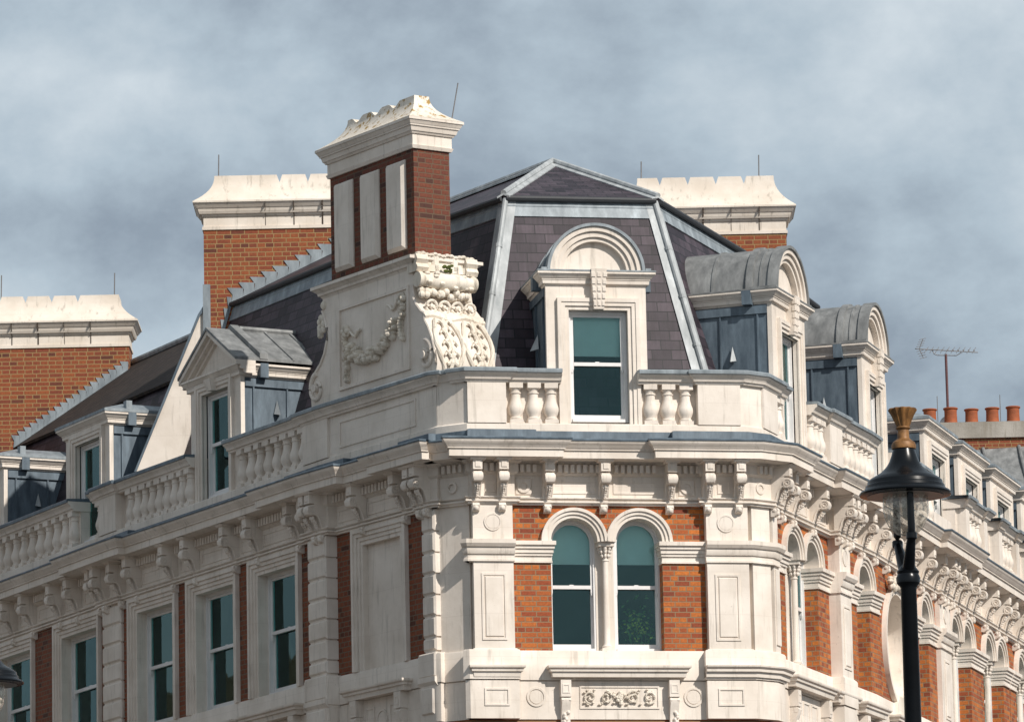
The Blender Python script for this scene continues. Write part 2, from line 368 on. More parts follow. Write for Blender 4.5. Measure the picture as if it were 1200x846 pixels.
def offs_pts(s0, s1, ress):
    """polyline of (plan point) from s0 to s1, offset outwards by ress(s) with square jogs"""
    cuts = sorted({s0, s1, *[x for r in ress for x in r[:2] if s0 < x < s1], *[x for x in SS if s0 < x < s1]})
    def off(s):
        for a, b, o in ress:
            if a <= s <= b: return o
        return 0.0
    res = []
    for k, (a, b) in enumerate(zip(cuts[:-1], cuts[1:])):
        m = (a + b) / 2; o = off(m); i = seg_of(m); O, d, n, q0 = frame(i)
        res.append((a, b, o, O, d, n, q0))
    pts = []
    for k, (a, b, o, O, d, n, q0) in enumerate(res):
        pa = O + d * (a - q0) + n * o; pb = O + d * (b - q0) + n * o
        if k == 0: pts.append(pa)
        else:
            _, _, o2, O2, d2, n2, q2 = res[k - 1]
            if abs(d.cross(d2)) < 1e-6:
                if abs(o - o2) > 1e-6: pts.append(pa)
            else:
                if abs(o - o2) < 1e-6:
                    # intersect offset lines
                    A = O2 + n2 * o2; B = O + n * o
                    t = (B - A).cross(d) / d2.cross(d); pts[-1] = A + d2 * t
                else:
                    pts.append(pa)
        pts.append(pb)
    out = [pts[0]]
    for p in pts[1:]:
        if (p - out[-1]).length > 1e-4: out.append(p)
    return out
def sweep(M, s0, s1, prof, ress=(), z=0.0):
    P = offs_pts(s0, s1, list(ress)); k = len(P); cols = []
    for i in range(k):
        if i == 0: d = (P[1] - P[0]).normalized(); mi = Vector((d.y, -d.x)); 
        elif i == k - 1: d = (P[-1] - P[-2]).normalized(); mi = Vector((d.y, -d.x))
        else:
            d1 = (P[i] - P[i - 1]).normalized(); d2 = (P[i + 1] - P[i]).normalized()
            na = Vector((d1.y, -d1.x)); nb = Vector((d2.y, -d2.x)); mi = (na + nb)
            mi = mi / max(0.35, (1 + na.dot(nb)))
        cols.append([(P[i].x + mi.x * n, P[i].y + mi.y * n, zz + z) for n, zz in prof])
    q = len(prof); v = [x for c in cols for x in c]; fs = []
    for i in range(k - 1):
        for j in range(q): fs.append((i * q + j, i * q + (j + 1) % q, (i + 1) * q + (j + 1) % q, (i + 1) * q + j))
    fs += [tuple(range(q)), tuple((k - 1) * q + j for j in range(q))[::-1]]
    M.add(v, fs)

# three addresses: neighbour on the left street, the corner block, neighbour on the right street
SB0, SB1 = 6.72, 32.56
S_END_L, S_END_R = S0 + 0.2, SS[-1] - 0.2
BL = empty('terraced_building', 'brick and stucco terraced building left of the white sloping party wall, with flat dormers', 'building', (PL[0].x, PL[0].y, 0))
BC = empty('corner_building', 'red brick and cream stucco corner building with slated turret roof and tall carved chimney', 'building', (PL[4].x, PL[4].y, 0))
BR = empty('terraced_building', 'arcaded cream and brick terraced building beyond the street lamp at the far right', 'building', (PL[7].x, PL[7].y, 0))
B3 = [(BL, S_END_L, SB0), (BC, SB0, SB1), (BR, SB1, S_END_R)]
def org(b): return tuple(b.location)
def part(M, name, mat, b, **k):
    return M.build(name, mat, b, origin=org(b), **k)
def sub(M, name, mat, p, b, **k):
    """sub-part whose parent part sits at the thing's origin"""
    return M.build(name, mat, p, origin=org(b), **k)
def bof(s): return BL if s < SB0 else (BC if s < SB1 else BR)

PIERS = [(6.34, 7.08, .07), (13.92, 14.50, .19), (16.97, 17.31, .10)]                 # rusticated, left street
PIL = [(17.84, 18.42, .13), (21.25, 21.87, .13), (21.87, 22.47, .12), (25.36, 25.92, .18), (32.16, 32.96, .08), (-1.0, -0.4, .07)]
RS = [(a, b, o) for a, b, o in PIERS + PIL]
RS_STR = [(a - .02, b + .02, o * .8) for a, b, o in PIERS + PIL if b != 21.87] ; RS_STR = [r for r in RS_STR if r[0] > 22.5 or r[0] < 21.0] + [(21.23, 22.49, .11)]
RC = [(-1.8, 0.3, .12), (5.93, 7.59, .12), (13.2, 14.93, .12), (16.54, 17.285, .12), (17.83, 18.74, .12), (20.83, 22.75, .12), (24.94, 26.4, .12), (31.4, 33.3, .12)]
Z_STR, Z_COR = 13.98, 14.58
for B, a, b in B3:
    # frieze, string, dentil bed
    m = MB()
    sweep(m, a, b, [(-.35, 13.98), (.05, 13.98), (.05, 14.005), (.085, 14.012), (.085, 14.035), (.06, 14.045), (.075, 14.05), (.095, 14.07), (.095, 14.085), (.02, 14.10), (.02, 14.40), (.05, 14.415), (.07, 14.44), (.07, 14.56), (.10, 14.57), (.13, 14.60), (-.35, 14.60)], [r for r in RS_STR if a <= r[0] and r[1] <= b or True])
    fz = part(m, 'frieze', M_ST, B)
    # cornice with its ressauts
    m = MB()
    sweep(m, a, b, [(-.35, 14.602), (.30, 14.602), (.34, 14.625), (.355, 14.61), (.375, 14.61), (.375, 14.715), (.40, 14.72), (.40, 14.735), (.412, 14.745), (.425, 14.775), (.455, 14.80), (.475, 14.835), (.475, 14.85), (-.35, 14.87)], RC)
    part(m, 'cornice', M_ST, B)
    m = MB()
    sweep(m, a, b, [(.46, 14.853), (.487, 14.845), (.492, 14.865), (.48, 14.88), (.05, 14.94), (.045, 15.055), (.02, 15.065), (-.02, 14.93)], RC)
    part(m, 'lead_flashing', M_LEADB, B)
    # sill band and the band of panels under it
    m = MB()
    RB = [(x - .03, y + .03, o) for x, y, o in RS]
    RB = [r for r in RB if not (21.0 < r[0] < 22.5)] + [(21.22, 22.5, .13)]
    sweep(m, a, b, [(-.35, 11.46), (.04, 11.46), (.04, 11.86), (.025, 11.885), (-.35, 11.885)], RB)
    sweep(m, a, b, [(-.35, 10.9), (.02, 10.9), (.02, 11.44), (.0, 11.458), (-.35, 11.458)], RB)
    part(m, 'sill_band', M_ST, B)
    m = MB()
    sweep(m, a, b, [(-.35, 0.0), (.0, 0.0), (.0, 10.898), (-.35, 10.898)])
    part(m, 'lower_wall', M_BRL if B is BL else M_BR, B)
    # plinth of the parapet
    m = MB()
    sweep(m, a, b, [(-.32, 14.88), (.0, 14.9), (.0, 15.055), (.028, 15.058), (.028, 15.16), (.0, 15.18), (-.32, 15.18)], [(16.9, 17.0, 0)])
    part(m, 'parapet_plinth', M_ST, B)
    # dark rooms behind the windows
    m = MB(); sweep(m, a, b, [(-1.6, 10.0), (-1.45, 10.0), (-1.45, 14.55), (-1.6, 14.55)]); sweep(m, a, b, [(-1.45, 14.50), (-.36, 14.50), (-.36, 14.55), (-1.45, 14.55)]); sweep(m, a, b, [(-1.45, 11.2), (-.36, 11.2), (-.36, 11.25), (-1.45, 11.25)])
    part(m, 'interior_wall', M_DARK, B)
# dentils (one pattern per building, stays inside its part)
BRK_S = [-4.2, -2.9, -2.1, -1.4, -0.9, -0.4, 0.6, 1.4, 2.6, 3.43, 4.62, 5.4, 6.27, 6.61, 7.13, 7.76, 9.12, 9.89, 11.27, 12.03, 13.45, 13.88, 14.20, 14.46, 15.28, 16.51, 17.02, 17.25,
         17.91, 18.31, 18.90, 19.79, 20.69, 21.31, 21.73, 22.30, 22.60, 22.92, 23.50, 24.40, 25.34, 25.64, 25.94, 26.30, 26.98, 27.66, 28.5, 29.2, 29.89, 30.93, 31.81, 32.2, 32.52, 32.88,
         33.6, 34.21, 34.79, 35.78, 36.76, 37.41, 38.4, 39.4, 40.1, 41.1, 42.1, 42.8, 43.8]
for B, a, b in B3:
    m = MB(); s = a + .05
    while s < b - .06:
        T = TA(s); o = 0
        for x, y, oo in RS_STR:
            if x <= s <= y: o = oo
        if min(abs(s + .03 - q) for q in BRK_S) > .10 and min(abs(s - q) for q in SS) > .06:
            box(m, T, s, s + .054, o + .06, o + .135, 14.445, 14.558)
        s += .092
    part(m, 'dentil_course', M_ST, B)

# ------------------------------------------------------------------ scroll brackets
def bracket_mesh():
    m = MB(); L = local; w_ = .062
    prism(m, L, [(0, 14.0), (.06, 14.0), (.09, 14.09), (.115, 14.14), (.135, 14.20), (.165, 14.245), (.20, 14.265), (.24, 14.26), (.28, 14.255), (.315, 14.275), (.335, 14.315), (.335, 14.36), (.315, 14.395), (.28, 14.415), (.22, 14.42), (.22, 14.44), (0, 14.44)], -w_, w_, 'nz')
    prism(m, L, [(0, 14.437), (.31, 14.437), (.31, 14.575), (0, 14.575)], -w_ - .006, w_ + .006, 'nz')
    bevbox(m, L, -.045, .045, .30, .322, 14.46, 14.555, .012)
    prism(m, L, [(0, 14.572), (.33, 14.572), (.36, 14.605), (0, 14.605)], -w_ - .05, w_ + .05, 'nz')
    for sg in (-1, 1):        # volute rolls on both cheeks
        for r0, r1, d in ((.050, .066, .014), (.022, .034, .014)):
            v = []; fs = []; sgm = 16
            for i in range(sgm):
                a = 2 * math.pi * i / sgm; c, s = math.cos(a), math.sin(a)
                for r, q in ((r0, 0), (r1, 0), (r1, d), (r0, d)): v.append(L(sg * (w_ - .002 + q), .27 + r * c, 14.335 + r * s))
            for i in range(sgm):
                for j in range(4): fs.append((4 * i + j, 4 * i + (j + 1) % 4, 4 * ((i + 1) % sgm) + (j + 1) % 4, 4 * ((i + 1) % sgm) + j))
            m.add(v, fs)
        # cheek moulding following the S curve
        tube(m, [L(sg * w_, n, z) for n, z in ((.255, 14.27), (.20, 14.285), (.155, 14.26), (.12, 14.20), (.10, 14.13), (.075, 14.06))], .013, 6)
    # acanthus leaf in front
    for k, (n, z, r) in enumerate([(.235, 14.225, .040), (.215, 14.19, .034), (.185, 14.16, .030), (.165, 14.125, .026), (.15, 14.09, .022)]):
        for sx in (-.028, 0.0, .028):
            ball(m, (sx * (1 - .12 * k), n - abs(sx) * .5, z), r * .55, r * .7, r * .9, 7, 5, L)
    # drop under the string course
    prism(m, L, [(0, 13.985), (.10, 13.985), (.115, 13.95), (.10, 13.92), (.085, 13.88), (.05, 13.86), (0, 13.86)], -.05, .05, 'nz')
    ball(m, (0, .085, 13.915), .042, .04, .045, 10, 7, L)
    for sx in (-.045, .045): ball(m, (sx, .06, 13.95), .022, .03, .03, 8, 5, L)
    return m
bm0 = bracket_mesh(); b_me = None
for s in BRK_S:
    o = 0.0
    for x, y, oo in RS_STR:
        if x <= s <= y: o = oo
    B = bof(s); p, rz = LT(s, o)
    if b_me is None:
        ob = bm0.build('bracket', M_ST, B); b_me = ob.data
    else:
        ob = bpy.data.objects.new('bracket', b_me); COL.objects.link(ob); ob.parent = B
    ob.location = (p.x - B.location.x, p.y - B.location.y, random.uniform(-.003, .003)); ob.rotation_euler = (0, random.uniform(-.004, .004), rz + random.uniform(-.02, .02))

# frieze panels and rosettes
def framepanel(m, T, s0, s1, z0, z1, n, d=.012, w_=.03):
    for a, b, c, e in ((s0, s1, z1 - w_, z1), (s0, s1, z0, z0 + w_), (s0, s0 + w_, z0 + w_, z1 - w_), (s1 - w_, s1, z0 + w_, z1 - w_)):
        box(m, T, a, b, n - .02, n + d, c, e)
bs = sorted(BRK_S)
for x, y in zip(bs[:-1], bs[1:]):
    mid = (x + y) / 2; B = bof(mid)
    if seg_of(x) != seg_of(y) or x < SB0 < y or x < SB1 < y: continue
    o = 0.0
    for q, r, oo in RS_STR:
        if q <= mid <= r: o = oo
    T = TA(mid); g = y - x; m = MB()
    if abs(mid - 18.6) < .12 or abs(mid - 21.0) < .15:
        bevbox(m, T, mid - .13, mid + .13, 0, o + .04, 14.12, 14.38, .02); ring(m, T, mid, 14.25, .055, .095, 0, 2 * math.pi, o + .03, o + .06, 24, True)
    elif g > .7: framepanel(m, T, x + .13, y - .13, 14.15, 14.35, o + .02)
    elif g > .32: framepanel(m, T, x + .12, y - .12, 14.15, 14.34, o + .02, w_=.02)
    if m.v: part(m, 'frieze_panel', M_ST, B)
for i_, n_ in ((3, .01), (5, .1)):
    m = MB(); c = (SS[i_] + SS[i_ + 1]) / 2; ring(m, FT(i_), c, 14.25, .05, .085, 0, 2 * math.pi, n_, n_ + .045, 24, True); part(m, 'roundel', M_ST, BC)

# ------------------------------------------------------------------ sash windows
def strip_curtain(m, T, s0, s1, n, z0, z1, seedv):
    """hanging curtain with vertical folds"""
    rnd = random.Random(seedv); k = 28; v = []; fs = []
    for i in range(k + 1):
        s = s0 + (s1 - s0) * i / k; q = n - .03 + .035 * math.sin(i * 1.9 + rnd.random())
        v += [T(s, q, z0), T(s, q, z1)]
    for i in range(k): fs.append((2 * i, 2 * i + 2, 2 * i + 3, 2 * i + 1))
    m.add(v, fs)
def sash(B, T, s0, s1, z0, z1, n, zm=None, arch=False, blind=0.0, curtain=None, seedv=0, sill=True, stile=.045, partof=None):
    """sash window filling the opening s0..s1, z0..z1; arch: z1 is the spring line and the head is round"""
    m = MB(); zm = zm or (z0 + z1) / 2; fo = .028 if arch else .045; stile = .034 if arch else .042; r = (s1 - s0) / 2; cs = (s0 + s1) / 2
    # box frame
    box(m, T, s0, s0 + fo, n - .10, n + .03, z0, z1); box(m, T, s1 - fo, s1, n - .10, n + .03, z0, z1)
    box(m, T, s0 + fo, s1 - fo, n - .10, n + .05, z0, z0 + .045)
    if arch: ring(m, T, cs, z1, r - fo, r, 0, math.pi, n - .10, n + .03, 24)
    else: box(m, T, s0 + fo, s1 - fo, n - .10, n + .03, z1 - fo, z1)
    a, b = s0 + fo, s1 - fo
    # lower sash (set back), upper sash (forward) with horns
    box(m, T, a, a + stile, n - .075, n - .04, z0 + .045, zm + .02); box(m, T, b - stile, b, n - .075, n - .04, z0 + .045, zm + .02)
    box(m, T, a + stile, b - stile, n - .075, n - .04, z0 + .045, z0 + .045 + .07)
    box(m, T, a + stile, b - stile, n - .075, n - .04, zm - .02, zm + .02)
    box(m, T, a, a + stile, n - .036, n, zm - .085, z1 - (0 if arch else fo)); box(m, T, b - stile, b, n - .036, n, zm - .085, z1 - (0 if arch else fo))
    box(m, T, a + stile, b - stile, n - .036, n + .004, zm - .03, zm + .022)
    if arch: ring(m, T, cs, z1, r - fo - stile, r - fo, 0, math.pi, n - .036, n, 24)
    else: box(m, T, a + stile, b - stile, n - .036, n, z1 - fo - .04, z1 - fo)
    for q in (a + stile * .5, b - stile * .5): prism(m, T, [(q - stile * .5, zm - .085), (q + stile * .5, zm - .085), (q + stile * .2, zm - .125), (q - stile * .2, zm - .125)], n - .033, n - .003)
    box(m, T, cs - .03, cs + .03, n - .036, n + .0, zm + .022, zm + .034)
    if partof is None: wf = part(m, 'window', M_SASH, B); P = wf; nm = 'pane'
    else: wf = sub(m, 'sash_frame', M_SASH, partof, B); P = partof
    g = MB()
    box(g, T, a + stile - .005, b - stile + .005, n - .062, n - .056, z0 + .1, zm - .01)
    if arch:
        rr = r - fo - stile + .005
        prism(g, T, [(cs + rr * math.cos(math.pi * i / 20), z1 + rr * math.sin(math.pi * i / 20)) for i in range(21)] + [(cs - rr, zm + .01), (cs + rr, zm + .01)], n - .022, n - .016)
    else: box(g, T, a + stile - .005, b - stile + .005, n - .022, n - .016, zm + .01, z1 - fo - .03)
    sub(g, 'pane', M_GLASS, P, B)
    zt = z1 + (r if arch else 0)
    if blind:
        q = MB(); zb = zt - blind; box(q, T, a, b, n - .115, n - .108, zb, zt - .02); box(q, T, a, b, n - .125, n - .100, zb - .02, zb + .004)
        sub(q, 'blind', M_BLIND, P, B)
    if curtain:
        q = MB()
        for c0, c1 in curtain: strip_curtain(q, T, s0 + c0 * (s1 - s0), s0 + c1 * (s1 - s0), n - .17, z0, zt, seedv)
        sub(q, 'curtain', M_CURT, P, B, smooth=True)
    return wf

def stepframe(m, T, s0, s1, z0, z1, w_, n0, steps, back=-.02):
    """stepped architrave round three sides of an opening (s0..s1, z0..z1), growing outwards by w_"""
    k = len(steps)
    for j, nn in enumerate(steps):
        a0 = w_ * j / k; a1 = w_ * (j + 1) / k
        box(m, T, s0 - a1, s0 - a0, back, nn, z0, z1 + a1); box(m, T, s1 + a0, s1 + a1, back, nn, z0, z1 + a1)
        box(m, T, s0 - a0, s1 + a0, back, nn, z1 + a0, z1 + a1)

def ledge(m, T, s0, s1, z, n=.0, d=.2):
    """moulded shelf with returned ends; top at z"""
    prof = [(0, z - .17), (d - .07, z - .17), (d - .06, z - .10), (d - .035, z - .095), (d - .03, z - .06), (d - .005, z - .045), (d, z - .03), (d, z - .008), (0, z)]
    for (q0, z0), (q1, z1) in zip(prof[1:-1], prof[2:]):
        if abs(z1 - z0) < 1e-4: continue
        v = [T(s0 - q0 + .1, n - .02, z0), T(s0 - q0 + .1, n + q0, z0), T(s1 + q0 - .1, n + q0, z0), T(s1 + q0 - .1, n - .02, z0),
             T(s0 - q1 + .1, n - .02, z1), T(s0 - q1 + .1, n + q1, z1), T(s1 + q1 - .1, n + q1, z1), T(s1 + q1 - .1, n - .02, z1)]
        m.add(v, [(0, 1, 5, 4), (1, 2, 6, 5), (2, 3, 7, 6), (0, 3, 2, 1), (4, 5, 6, 7), (0, 4, 7, 3)])
def console(m, T, s, z, n=.0, w_=.085):
    """bracket under a ledge: square cap with sunk square, scrolled shaft, leaf"""
    prism(m, T, [(n - .02, z - .24), (n + .13, z - .24), (n + .13, z), (n - .02, z)], s - w_, s + w_, 'nz')
    framepanel(m, T, s - .055, s + .055, z - .19, z - .06, n + .125, .012, .02)
    prism(m, T, [(n - .02, z - .8), (n + .05, z - .8), (n + .065, z - .68), (n + .06, z - .55), (n + .085, z - .42), (n + .12, z - .34), (n + .125, z - .28), (n + .10, z - .242), (n - .02, z - .242)], s - w_ * .85, s + w_ * .85, 'nz')
    for sg in (-1, 1): prism(m, T, [(n + .11, z - .33), (n + .132, z - .29), (n + .11, z - .25), (n + .05, z - .26), (n + .06, z - .33)], s + sg * w_ * .55, s + sg * w_ * .9, 'nz')
    for k in range(9): ball(m, (s + random.uniform(-.04, .04), n + .075, z - .46 - .033 * k), .03, .03, .03, 7, 5, T)

# --- left street: square headed windows in moulded surrounds
def left_window(s0, s1, blindw=False, **kw):
    B = bof((s0 + s1) / 2); T = TA((s0 + s1) / 2); a, b = s0 + .235, s1 - .235; z0, z1 = 11.90, 13.74
    if blindw:
        m = MB(); stepframe(m, T, a, b, 11.885, z1, .235, 0, (.0, .02, .045, .07), -.10)
        box(m, T, a, b, -.2, -.09, 11.885, z1)
        part(m, 'blind_window', M_ST, B)
    else:
        wf = sash(B, T, a, b, z0, z1, -.20, **kw)
        m = MB(); stepframe(m, T, a, b, 11.885, z1, .235, 0, (.0, .02, .045, .07), -.33)
        sub(m, 'surround', M_ST, wf, B)
    m = MB(); ledge(m, T, s0 - .02, s1 + .02, 11.62, .03)
    for q in (s0 + .14, s1 - .14): console(m, T, q, 11.445, .03)
    m2 = m; part(m2, 'window_ledge', M_ST, B)
LW = [(-3.6, -1.9), (1.42, 3.33), (4.23, 6.17), (7.36, 9.12), (9.50, 11.27), (11.66, 13.38)]
for k, (a, b) in enumerate(LW):
    left_window(a, b, zm=12.86, curtain=[(0.0, .42), (.85, 1.0)] if k % 2 else [(0.05, .55)], seedv=k, blind=(.55 if k in (4,) else (.38 if k == 1 else 0)))
left_window(14.98, 16.48, True)
# brick between them
def brick_run(B, lst, mat, z0=11.887, z1=13.978, name='brick_wall', thick=.33):
    for a, b in lst:
        for i in range(len(SS) - 1):
            x, y = max(a, SS[i]), min(b, SS[i + 1])
            if y - x > .005: m = MB(); box(m, FT(i), x, y, -thick, 0, z0, z1); part(m, name, mat, B)
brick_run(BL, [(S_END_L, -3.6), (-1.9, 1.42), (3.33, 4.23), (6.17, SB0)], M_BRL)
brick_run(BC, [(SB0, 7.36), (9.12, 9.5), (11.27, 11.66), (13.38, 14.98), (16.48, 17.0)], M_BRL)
# rusticated piers
for a, b, o in PIERS + [(-1.0, -.4, .07)]:
    B = bof((a + b) / 2); T = TA((a + b) / 2); m = MB()
    box(m, T, a + .03, b - .03, -.05, o - .028, 11.75, 13.98)
    z = 13.98; hs = [.33] + [.305] * 5 + [.2]
    for k, h in enumerate(hs):
        bevbox(m, T, a, b, -.04, o, z - h + .012, z - .012, .028); z -= h
    bevbox(m, T, a - .05, b + .05, -.04, o + .05, 11.55, 11.90, .02)
    prism(m, T, [(0, 11.42), (o + .01, 11.42), (o + .06, 11.48), (o + .06, 11.548), (0, 11.548)], a - .06, b + .06, 'nz')
    bevbox(m, T, a + .01, b - .01, -.04, o + .05, 11.02, 11.40, .02)
    part(m, 'rusticated_pier', M_ST, B)
# splayed corner strips either side of the front
for i in (3, 5):
    m = MB(); box(m, FT(i), SS[i] + .002, SS[i + 1] - .002, -.33, .0 if i == 3 else .115, 11.885, 13.979)
    if i == 3: box(m, FT(2), 17.0, SS[3] - .001, -.33, .0, 11.885, 13.979)
    part(m, 'corner_wall', M_ST, BC)

# --- front and right street: round arched windows
RI, RO = .34, .485
Z_SP, Z_IM = 13.46, 13.15
def arch_group(cs, b0, b1, mat=M_BR, cols=(), singles=False, blind=0.0, curt=None, glass=True):
    """arched openings at centres cs, brickwork from b0 to b1"""
    B = bof(cs[0]); T = TA(cs[0])
    m = MB(); edges = [b0] + [v for c in cs for v in (c - RI, c + RI)] + [b1]
    # spandrels with the arch cut out
    for k, c in enumerate(cs):
        l = b0 if k == 0 else (cs[k - 1] + c) / 2; r = b1 if k == len(cs) - 1 else (cs[k + 1] + c) / 2
        prism(m, T, [(l, Z_SP), (c - RI - .03, Z_SP)] + [(c - (RI + .03) * math.cos(math.pi * i / 24), Z_SP + (RI + .03) * math.sin(math.pi * i / 24)) for i in range(1, 24)] + [(c + RI + .03, Z_SP), (r, Z_SP), (r, 13.978), (l, 13.978)], -.33, .0)
    part(m, 'brick_spandrel', mat, B)
    # archivolts
    m = MB()
    for c in cs:
        for r0, r1, n in ((RI, RI + .05, .035), (RI + .05, RI + .10, .06), (RI + .10, RO, .085)): ring(m, T, c, Z_SP, r0, r1, 0, math.pi, -.33 if r0 == RI else -.02, n, 28)
    part(m, 'archivolt', M_ST, B)
    # jambs: brick piers with moulded imposts
    js = [(b0, cs[0] - RI, 'l'), (cs[-1] + RI, b1, 'r')]
    for a, b, _ in js:
        m = MB(); box(m, T, a, b, -.33, 0, 11.887, Z_IM); part(m, 'brick_pier', mat, B)
    for a, b, side in js:
        m = MB()
        l = a - (.0 if side == 'l' else .06); r = b + (.06 if side == 'l' else .0)
        for z0, z1, n in ((Z_IM, Z_IM + .03, .03), (Z_IM + .03, Z_IM + .10, .012), (Z_IM + .10, Z_IM + .14, .035), (Z_IM + .14, Z_IM + .20, .055), (Z_IM + .20, Z_IM + .25, .08), (Z_IM + .25, Z_SP - .002, .11)):
            q = n * .55; box(m, T, (a if side == 'l' else a - q), (b + q if side == 'l' else b), -.33, n, z0, z1)
        part(m, 'impost', M_ST, B)
    for k, c in enumerate(cs):
        sash(B, T, c - RI + .0, c + RI - .0, 11.90, Z_SP, -.24, zm=12.84, arch=True, blind=blind, curtain=curt, seedv=k)
    # colonnette between paired openings
    for k in range(len(cs) - 1):
        s = (cs[k] + cs[k + 1]) / 2; P = T(s, -.11, 0); c = MB(); O, d, nn, _ = frame(seg_of(s))
        h = cs[k + 1] - cs[k] - 2 * RI
        box(c, T, s - h / 2, s + h / 2, -.33, -.20, 11.887, Z_SP)
        lathe(c, P, [(.085, 11.89), (.085, 11.93), (.07, 11.94), (.075, 11.96), (.055, 11.985), (.048, 12.0), (.044, 13.19), (.055, 13.195), (.055, 13.21), (.044, 13.215), (.05, 13.30), (.085, 13.40)], 20)
        box(c, T, s - .115, s + .115, -.23, .005, 13.40, Z_SP)
        box(c, T, s - .09, s + .09, -.2, -.02, 11.886, 11.93)
        for a in range(8):
            t = 2 * math.pi * a / 8
            for rr, zz, q in ((.062, 13.27, .022), (.078, 13.33, .024), (.09, 13.375, .026)):
                ball(c, (P.x + rr * math.cos(t), P.y + rr * math.sin(t), zz), q, q, q * 1.3, 7, 5)
        box(c, T, s - .10, s + .10, -.23, .0, 11.80, 11.89)
        part(c, 'colonnette', M_ST, B)
arch_group([19.33, 20.28], 18.42, 21.25, blind=.60)
arch_group([23.50, 24.45], 22.47, 25.36, curt=[(0, .3)])
arch_group([27.15], 25.92, 28.02, curt=[(0, .3)])
arch_group([31.25], 30.38, 32.16, curt=[(0, .3)])
for k, c in enumerate((33.975, 36.625, 39.325, 42.0, 44.7)):
    l = 32.96 if k == 0 else (c - 1.33); r = c + 1.33 if k < 4 else c + 1.4
    arch_group([c - .475, c + .475], l, r, curt=[(0, .4), (.7, 1.)])
brick_run(BR, [(46.1, S_END_R)], M_BR)
# oval niche on the right street
T = TA(29.0); B = BC; CN, ZN, RN = 29.2, 12.80, .86
m = MB(); pts = [(CN + RN * math.cos(a), ZN + RN * math.sin(a)) for a in [math.pi * (1.5 - i / 24) for i in range(25)]]
prism(m, T, [(28.02, 11.887)] + [(CN, 11.887)] + pts + [(CN, 13.978), (28.02, 13.978)], -.33, 0)
pts = [(CN - RN * math.cos(a), ZN + RN * math.sin(a)) for a in [math.pi * (1.5 - i / 24) for i in range(25)]]
prism(m, T, [(30.38, 11.887)] + [(CN, 11.887)] + pts + [(CN, 13.978), (30.38, 13.978)], -.33, 0)
part(m, 'brick_wall', M_BR, B)
m = MB()
ring(m, T, CN, ZN, RN - .04, RN + .04, 0, 2 * math.pi, -.33, .05, 48, True); ring(m, T, CN, ZN, RN + .04, RN + .10, 0, 2 * math.pi, -.02, .08, 48, True)
disc(m, T, CN, ZN, RN - .03, -.33, -.30, 48)
part(m, 'niche', M_ST, B)
m = MB()
for k in range(60):
    a = math.pi * .5 + random.uniform(-.5, .5); r = RN + .14 + random.uniform(-.07, .12)
    ball(m, (CN + r * math.cos(a) * 1.2, .09, ZN + r * math.sin(a)), random.uniform(.035, .07), .06, random.uniform(.035, .07), 8, 6, T)
prism(m, T, [(CN - .5, 11.6), (CN + .5, 11.6), (CN + .42, 11.85), (CN + .25, 12.0), (CN - .25, 12.0), (CN - .42, 11.85)], -.1, .10)
part(m, 'niche_carving', M_CARV, B)

# pilasters
for a, b, o in PIL[:5]:
    B = bof((a + b) / 2); T = TA((a + b) / 2); m = MB(); i = seg_of((a + b) / 2)
    if i == 5 or (a == 21.87):
        box(m, FT(6), SS[6] + .02, b, -.33, o, 11.885, 13.98)
        framepanel(m, FT(6), SS[6] + .06, b - .05, 12.15, 12.95, o, .012, .02)
        T5 = FT(5)
        T6 = FT(6); box(m, T6, SS[6] + .05, b - .02, o - .02, o + .02, 12.0, 13.1)
        part(m, 'pilaster', M_ST, B); continue
    b2 = b if b < 21.8 or b > 21.9 else b - .004
    box(m, T, a, b2, -.33, o, 11.885, 13.98)
    c = (a + b2) / 2 if b != 21.87 else a + .29; pw = .58 / 2
    framepanel(m, T, c - pw + .11, c + pw - .11, 12.02, 12.98, o, .014, .03); 
    bevbox(m, T, c - pw + .155, c + pw - .155, o - .02, o + .018, 12.065, 12.935, .014)
    ring(m, T, c, 13.72, .105, .128, 0, 2 * math.pi, o - .02, o + .014, 28, True); disc(m, T, c, 13.72, .10, o - .02, o + .01, 28)
    bevbox(m, T, a - .03, b2 + .03, -.05, o + .03, 11.70, 11.90, .02)
    part(m, 'pilaster', M_ST, B)
# impost band round the pilasters and splays
IMP = [(-.3, Z_IM), (.03, Z_IM), (.03, Z_IM + .03), (.012, Z_IM + .035), (.012, Z_IM + .10), (.035, Z_IM + .105), (.055, Z_IM + .15), (.055, Z_IM + .20), (.08, Z_IM + .205), (.11, Z_IM + .25), (.11, Z_SP), (-.3, Z_SP + .02)]
for B, s0, s1, o in ((BC, 17.80, 18.44, .13), (BC, 25.34, 25.94, .18), (BC, 32.14, 32.555, .08), (BR, 32.565, 32.98, .08)):
    m = MB(); sweep(m, s0, s1, [(n + o, z) if n > 0 else (n, z) for n, z in IMP]); part(m, 'impost', M_ST, B)
m = MB(); sweep(m, 21.235, 22.49, [(n + .125, z) if n > 0 else (n, z) for n, z in IMP]); part(m, 'impost', M_ST, BC)

